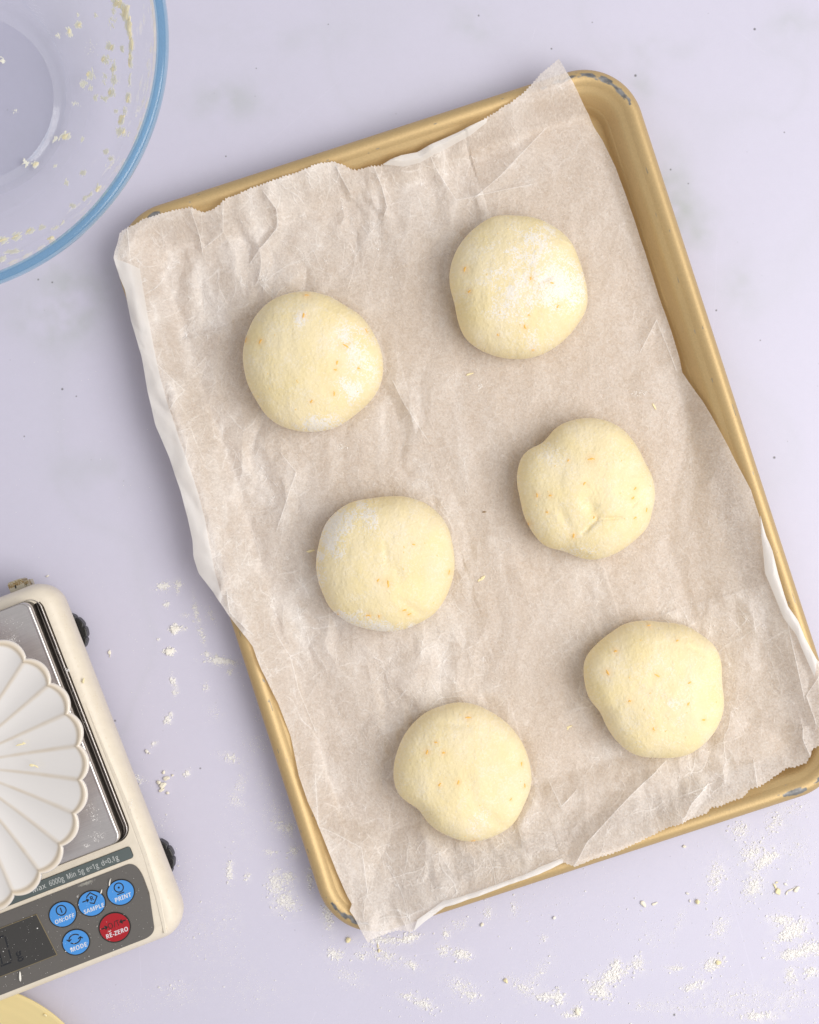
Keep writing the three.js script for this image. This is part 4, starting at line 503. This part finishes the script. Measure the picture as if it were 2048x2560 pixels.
// ---------------------------------------------------------------- flour and crumbs
const flourMat = std(lin(0.92, 0.91, 0.905), 1);
const grain = (() => { const g = new THREE.IcosahedronGeometry(1, 0), p = g.attributes.position; for (let i = 0; i < p.count; i++) { const h = 0.7 + 0.6 * hash(Math.round(p.getX(i) * 40), Math.round(p.getY(i) * 40), Math.round(p.getZ(i) * 40)); p.setXYZ(i, p.getX(i) * h, p.getY(i) * h, p.getZ(i) * h); } g.computeVertexNormals(); return g; })();
const blocked = (x, z) => { const [u, v] = toTray(x, z); if (inside(u, v) > 0.0055) return true; const [a, b] = toScale(x, z); return a > -0.17 && a < 0.006 && b > -0.207 && b < -0.003; };
const bits = [];                                 // x, y, z, size, tint
for (const [X, Y, sx, sy, dir, n, s] of HEAPS) { const pile = n / (sx * sy); for (let i = 0; i < n * 2.4; i++) { const a = gauss() * sx * (rnd() < 0.2 ? 1.8 : 0.9), b = gauss() * sy * (rnd() < 0.2 ? 1.8 : 0.9), q = at(X + a * Math.cos(dir) - b * Math.sin(dir), Y + a * Math.sin(dir) + b * Math.cos(dir)); if (blocked(...q)) continue; const k = s * (0.22 + 0.6 * Math.pow(rnd(), 2)) / 1000; bits.push([q[0], k * 0.45, q[1], k]);
  if (rnd() < 0.03 * Math.min(1.6, pile * 2 + 0.2)) { const R = s * rr(0.7, 2.0) / 1000, m = Math.round(rr(6, 26)); for (let j = 0; j < m; j++) { const dx = gauss() * R, dz = gauss() * R * 0.8, kk = s * rr(0.35, 0.95) / 1000; bits.push([q[0] + dx, kk * 0.4 + 0.9 * R * rnd() * Math.exp(-(dx * dx + dz * dz) / (R * R)), q[1] + dz, kk]); } } } }
for (let i = 0; i < 9000; i++) { const X = rr(300, 2048), Y = rr(1450, 2560), w = X > 950 ? sstep(1950, 2350, Y) : 0.55; if (rnd() > w * clamp(0.35 + 1.3 * fbm(X * 0.008, Y * 0.008, 3, 88))) continue; const q = at(X, Y); if (blocked(...q)) continue; const k = rr(0.10, 0.26) / 1000; bits.push([q[0], k * 0.5, q[1], k]); }
for (let i = 0; i < 1100; i++) { const X = rr(950, 2048), Y = rr(2080, 2560); if (rnd() > sstep(2050, 2400, Y) * clamp(0.4 + 1.5 * fbm(X * 0.01, Y * 0.01, 3, 89))) continue; const q = at(X, Y); if (blocked(...q)) continue; const m = rnd() < 0.35 ? 5 : 1, k0 = rr(0.16, 0.42) / 1000; for (let j = 0; j < m; j++) { const k = k0 * rr(0.6, 1); bits.push([q[0] + (j ? gauss() * k0 * 1.1 : 0), k * 0.5 + (j > 3 ? k : 0), q[1] + (j ? gauss() * k0 * 1.1 : 0), k]); } }
for (let i = 0; i < 90; i++) { const q = at(rr(30, 700), rr(900, 1500)); if (blocked(...q)) continue; const k = rr(0.1, 0.24) / 1000; bits.push([q[0], k * 0.5, q[1], k]); }
function scatter(name, list, label) {
  const m = new THREE.InstancedMesh(grain, flourMat, list.length), M = new THREE.Matrix4(), e = new THREE.Euler(), q = new THREE.Quaternion();
  list.forEach(([x, y, z, s], i) => { e.set(rr(0, 6), rr(0, 6), rr(0, 6)); M.compose(new THREE.Vector3(x, y, z), q.setFromEuler(e), new THREE.Vector3(s * rr(0.7, 1.4), s * rr(0.6, 1), s * rr(0.7, 1.4))); m.setMatrixAt(i, M); m.setColorAt(i, new THREE.Color().setRGB(1, rr(0.99, 1), rr(0.965, 1))); });
  m.name = name; m.castShadow = m.receiveShadow = true; m.userData = { kind: 'stuff', label, category: 'flour' }; scene.add(m);
}
scatter('table_flour', bits, 'white flour scattered in specks and small heaps over the tabletop');
// flour on the scale, and on the paper
const onScale = []; const sAdd = (x, z, y, s) => { const q = fromScale(x / 1000, z / 1000); onScale.push([q[0], y + s * 0.4, q[1], s]); };
for (let i = 0; i < 260; i++) { const x = rr(-100, -3), z = rr(-42, -1); sAdd(x, z, deckY(x, z), rr(0.06, 0.17) / 1000 * (rnd() < 0.06 ? 2.2 : 1)); }
function deckY() { return 0.0511; }
for (const [x, z, sx, sz, n, y, s] of [[-17, -112, 4, 4, 60, 0.0604, 0.22], [-11, -100, 2.5, 2, 30, 0.0604, 0.2], [-10, -80, 3, 6, 60, 0.0604, 0.2], [-12, -67, 4, 3, 60, 0.0604, 0.22], [-20, -64, 2, 1, 24, 0.0604, 0.22], [-17, -190, 4, 3, 50, 0.0604, 0.22], [-14, -197, 7, 6, 30, 0.0604, 0.15], [-28.3, -11.6, 0.8, 0.9, 22, 0.0511, 0.16], [-38, -37.5, 0.9, 0.7, 14, 0.0511, 0.16], [-52.5, -10.5, 0.8, 0.6, 18, 0.0511, 0.2], [2.8, -168, 0.7, 14, 70, 0.0506, 0.12], [2.6, -140, 0.7, 20, 60, 0.0506, 0.12], [4.3, -162, 1, 1.2, 30, 0.0508, 0.24], [10, -120, 4, 60, 90, 0.0503, 0.12], [8, -40, 4, 30, 50, 0.0503, 0.13], [10, -75, 2, 4, 16, 0.0503, 0.22], [-11, -49, 3, 1.5, 7, 0.0508, 0.2], [-20, -48, 6, 3, 14, 0.0508, 0.11], [-45, -45, 20, 1.5, 40, 0.0508, 0.16]]) for (let i = 0; i < n; i++) sAdd(x + gauss() * sx, z + gauss() * sz, y, s * rr(0.5, 1.2) / 1000);
scatter('scale_flour', onScale, 'white flour specks over the buttons, panel and platform of the scale');
const onPaper = []; for (const [X, Y, sx, sy, n, s] of [[860, 725, 60, 14, 50, 0.14], [1095, 880, 14, 12, 22, 0.16], [1130, 945, 30, 16, 40, 0.2], [1200, 965, 14, 16, 26, 0.26], [1590, 985, 14, 8, 30, 0.24], [1608, 982, 8, 6, 20, 0.22], [858, 1120, 14, 10, 46, 0.22], [1640, 1330, 10, 60, 60, 0.14], [1570, 1440, 20, 12, 30, 0.18], [1500, 1420, 60, 30, 40, 0.14], [755, 1590, 24, 16, 40, 0.14], [928, 2252, 10, 8, 60, 0.2], [925, 2275, 6, 5, 22, 0.2], [760, 650, 14, 8, 16, 0.2], [1090, 470, 20, 12, 30, 0.16], [1240, 405, 6, 6, 8, 0.26], [1000, 600, 300, 250, 120, 0.11], [1100, 1500, 350, 350, 160, 0.11], [944, 622, 4, 4, 6, 0.35], [855, 520, 6, 6, 6, 0.3]]) for (let i = 0; i < n; i++) { const p = at(X + gauss() * sx, Y + gauss() * sy, 0.004), [u, v] = toTray(...p), k = s * rr(0.5, 1.3) / 1000; if (inside(u, v) < 0.03) continue; onPaper.push([p[0], paperHeight(u, v) + k * 0.4, p[1], k]); }
scatter('paper_flour', onPaper, 'fine white flour dust scattered on the parchment between the dough balls');

const crumbMats = { y: std(lin(0.93, 0.83, 0.52), 0.7), c: std(lin(0.93, 0.88, 0.74), 0.9), w: std(lin(0.90, 0.87, 0.80), 0.9), b: std(lin(0.30, 0.20, 0.10), 0.7) };
function lump(L, W, T, bend, k) { const g = mergeVertices(new THREE.IcosahedronGeometry(1, 3)), p = g.attributes.position; for (let i = 0; i < p.count; i++) { const x = p.getX(i), y = p.getY(i), z = p.getZ(i), m = 1 + 0.30 * n3(x * 1.6, y * 1.6, z * 1.6, k) * 2 + 0.22 * n3(x * 4.5, y * 4.5, z * 4.5, k + 5); p.setXYZ(i, x * L * m, y * T * m, z * W * m * (1 - 0.35 * x) + bend * L * x * x); } g.computeVertexNormals(); return g; }
function crumb(label, mat, y, parts) { // parts: photo x, y, half length, half width, half height (mm), turn, bend
  const c = at(parts[0][0], parts[0][1], y), o = thing('dough_crumb', label, 'crumb', [c[0], y, c[1]]);
  const gs = parts.map(([X, Y, L, W, T, a, b], i) => { const q = at(X, Y, y), g = lump(L / 1000, W / 1000, T / 1000, b ?? 0, 1000 + Math.round(X + Y) + i); g.rotateY(a); g.translate(q[0] - c[0], T * 0.00072, q[1] - c[1]); return g; });
  mesh('crumb', mergeGeometries(gs), crumbMats[mat], o);
}
const pz = (X, Y) => { const [u, v] = toTray(...at(X, Y, 0.004)); return paperHeight(u, v) + 0.0001; };
crumb('big floury clump of dough crumbs on the table just right of the scale', 'c', 0.0002, [[408, 1962, 2.4, 1.4, 1.3, 0.6], [418, 1945, 1.9, 1.1, 1.2, 0.3], [398, 1955, 1.5, 1.2, 1.1, 0.2], [405, 1975, 1.9, 0.8, 0.9, 0.5], [420, 1982, 1.0, 0.8, 0.8, 0], [410, 1930, 1.1, 0.8, 0.8, 1.2], [432, 1938, 0.9, 0.6, 0.7, 0.4]]);
crumb('round white flour clump on the table, left of the tray edge', 'w', 0.0002, [[436, 1573, 2.2, 1.8, 1.0, 0.2], [444, 1568, 1.0, 0.8, 0.8, 0]]);
crumb('oval white flour clump on the table, right of the scale\'s rear foot', 'w', 0.0002, [[424, 1629, 2.5, 1.6, 1.0, 0.2], [432, 1622, 0.9, 0.7, 0.7, 0]]);
crumb('teardrop cream crumb on the table beside the scale\'s rear foot', 'c', 0.0002, [[274, 1630, 1.5, 0.8, 0.5, 1.4], [275, 1640, 0.8, 0.25, 0.3, 1.5]]);
crumb('tiny pale crumb on the table behind the scale\'s corner', 'c', 0.0002, [[119, 1440, 1.1, 0.5, 0.5, 0.5]]);
crumb('small white flour crumb standing alone right of the scale\'s middle', 'w', 0.0002, [[368, 1878, 1.0, 1.3, 0.9, 0.3], [374, 1883, 0.6, 0.6, 0.5, 0]]);
crumb('bent yellow dough scrap on the table near the tray\'s near right corner', 'y', 0.0002, [[1945, 2228, 1.9, 1.5, 1.0, -0.9], [1938, 2215, 1.9, 0.6, 0.6, -1.2, 0.2], [1942, 2206, 0.9, 0.5, 0.4, 0.4]]);
crumb('pale hooked dough scrap at the right edge, beside the bent yellow scrap', 'c', 0.0002, [[1992, 2222, 2.0, 1.1, 0.9, 0.9], [1978, 2224, 1.7, 0.45, 0.5, 0.4], [1967, 2232, 1.5, 0.5, 0.5, 1.2]]);
crumb('small white grain between the two dough scraps near the right edge', 'w', 0.0002, [[1965, 2211, 1.1, 0.6, 0.5, -0.5]]);
crumb('round yellow bead of dough alone on the table, right of three oval crumbs', 'y', 0.0002, [[1744, 2253, 1.5, 1.4, 1.3, 0]]);
crumb('small pale crumb on the table just below the tray\'s near edge', 'c', 0.0002, [[1711, 2116, 1.0, 0.8, 0.7, 0]]);
crumb('thin white crumb a little above and left of the yellow bead', 'w', 0.0002, [[1719, 2233, 1.3, 0.6, 0.5, -0.2], [1725, 2252, 0.5, 0.8, 0.5, 0]]);
crumb('oval pale crumb on bare table below the tray\'s near edge, larger of two', 'c', 0.0002, [[1609, 2260, 2.1, 1.2, 0.8, -0.9]]);
crumb('oval pale crumb on bare table below the tray\'s near edge, smaller of two', 'c', 0.0002, [[1637, 2259, 1.6, 0.7, 0.6, 0.4]]);
crumb('yellow lump lying on a streak of flour at the near right', 'y', 0.0006, [[1797, 2406, 1.4, 1.2, 1.0, 0]]);
crumb('yellow bead of dough near the bottom edge, left of the flour heaps', 'y', 0.0002, [[1264, 2451, 1.5, 1.2, 1.2, -1.0]]);
crumb('little cream bead below the parchment\'s overhanging near corner, to its right', 'c', 0.0002, [[1206, 2311, 1.1, 1.0, 0.9, 0]]);
crumb('little white bead below the middle of the tray\'s near edge', 'w', 0.0002, [[1386, 2294, 1.1, 0.9, 0.8, 0]]);
crumb('yellow bead of dough below the tray\'s near left corner', 'y', 0.0002, [[871, 2349, 1.4, 1.6, 1.3, 0]]);
crumb('tailed yellow crumb on the table below the parchment\'s near corner', 'y', 0.0002, [[948, 2376, 0.8, 1.0, 0.8, 0], [945, 2363, 1.6, 0.35, 0.4, 1.6]]);
crumb('cream flake at the bottom edge, among the flour heaps', 'c', 0.0002, [[1444, 2528, 1.6, 1.9, 1.0, 0.3]]);
crumb('yellow dough scrap on the parchment between the middle two dough balls', 'y', pz(1208, 1443), [[1207, 1445, 2.4, 0.8, 0.6, 0.7], [1198, 1450, 1.1, 0.5, 0.4, 1.0]]);
crumb('pale dough sliver on the parchment near the tray\'s right wall', 'y', pz(1636, 1017), [[1636, 1017, 2.0, 0.5, 0.4, -1.05]]);
crumb('pale dough scrap on the parchment between the two nearest dough balls', 'y', pz(1423, 1817), [[1423, 1817, 1.8, 0.5, 0.4, 0.3], [1420, 1822, 0.8, 0.4, 0.3, 0.9]]);
crumb('yellow sliver touching the left side of the middle dough ball', 'y', pz(778, 1377), [[776, 1378, 2.3, 0.7, 0.5, 0.2]]);
crumb('curled pale sliver on the parchment below the floury dough ball', 'y', pz(1175, 935), [[1175, 935, 2.4, 0.5, 0.4, 0.3]]);
crumb('tiny brown fleck on the parchment near its centre', 'b', pz(1211, 1280), [[1211, 1280, 1.2, 0.4, 0.25, 0.1]]);
crumb('yellowish dough shred lying in the fluted dish, upper of two', 'y', 0.0716, [[52, 1861, 2.6, 0.5, 0.4, 0.25], [60, 1858, 0.8, 0.6, 0.4, 0]]);
crumb('bent yellowish dough shred lying in the fluted dish, lower of two', 'y', 0.0744, [[82, 1913, 1.6, 0.7, 0.4, 0], [92, 1916, 1.4, 0.45, 0.4, -0.6]]);
crumb('white sliver on the scale\'s panel between SAMPLE and PRINT buttons', 'w', 0.0512, [[275, 2205, 1.7, 0.4, 0.4, 1.4]]);
crumb('white sliver on the edge of the SAMPLE button', 'w', 0.0514, [[254, 2228, 1.5, 0.4, 0.4, 1.3]]);
crumb('long cream sliver on the panel below the scale\'s display', 'w', 0.0512, [[51, 2441, 2.9, 0.7, 0.5, 1.6]]);
crumb('cream flake on the scale\'s right hand casing edge', 'y', 0.0500, [[209, 1701, 1.5, 0.7, 0.5, 1.3]]);
crumb('pale crumb at the edge of the yellow plate', 'y', 0.0126, [[114, 2537, 1.1, 0.7, 0.6, -0.5]]);

renderer.render(scene, camera);
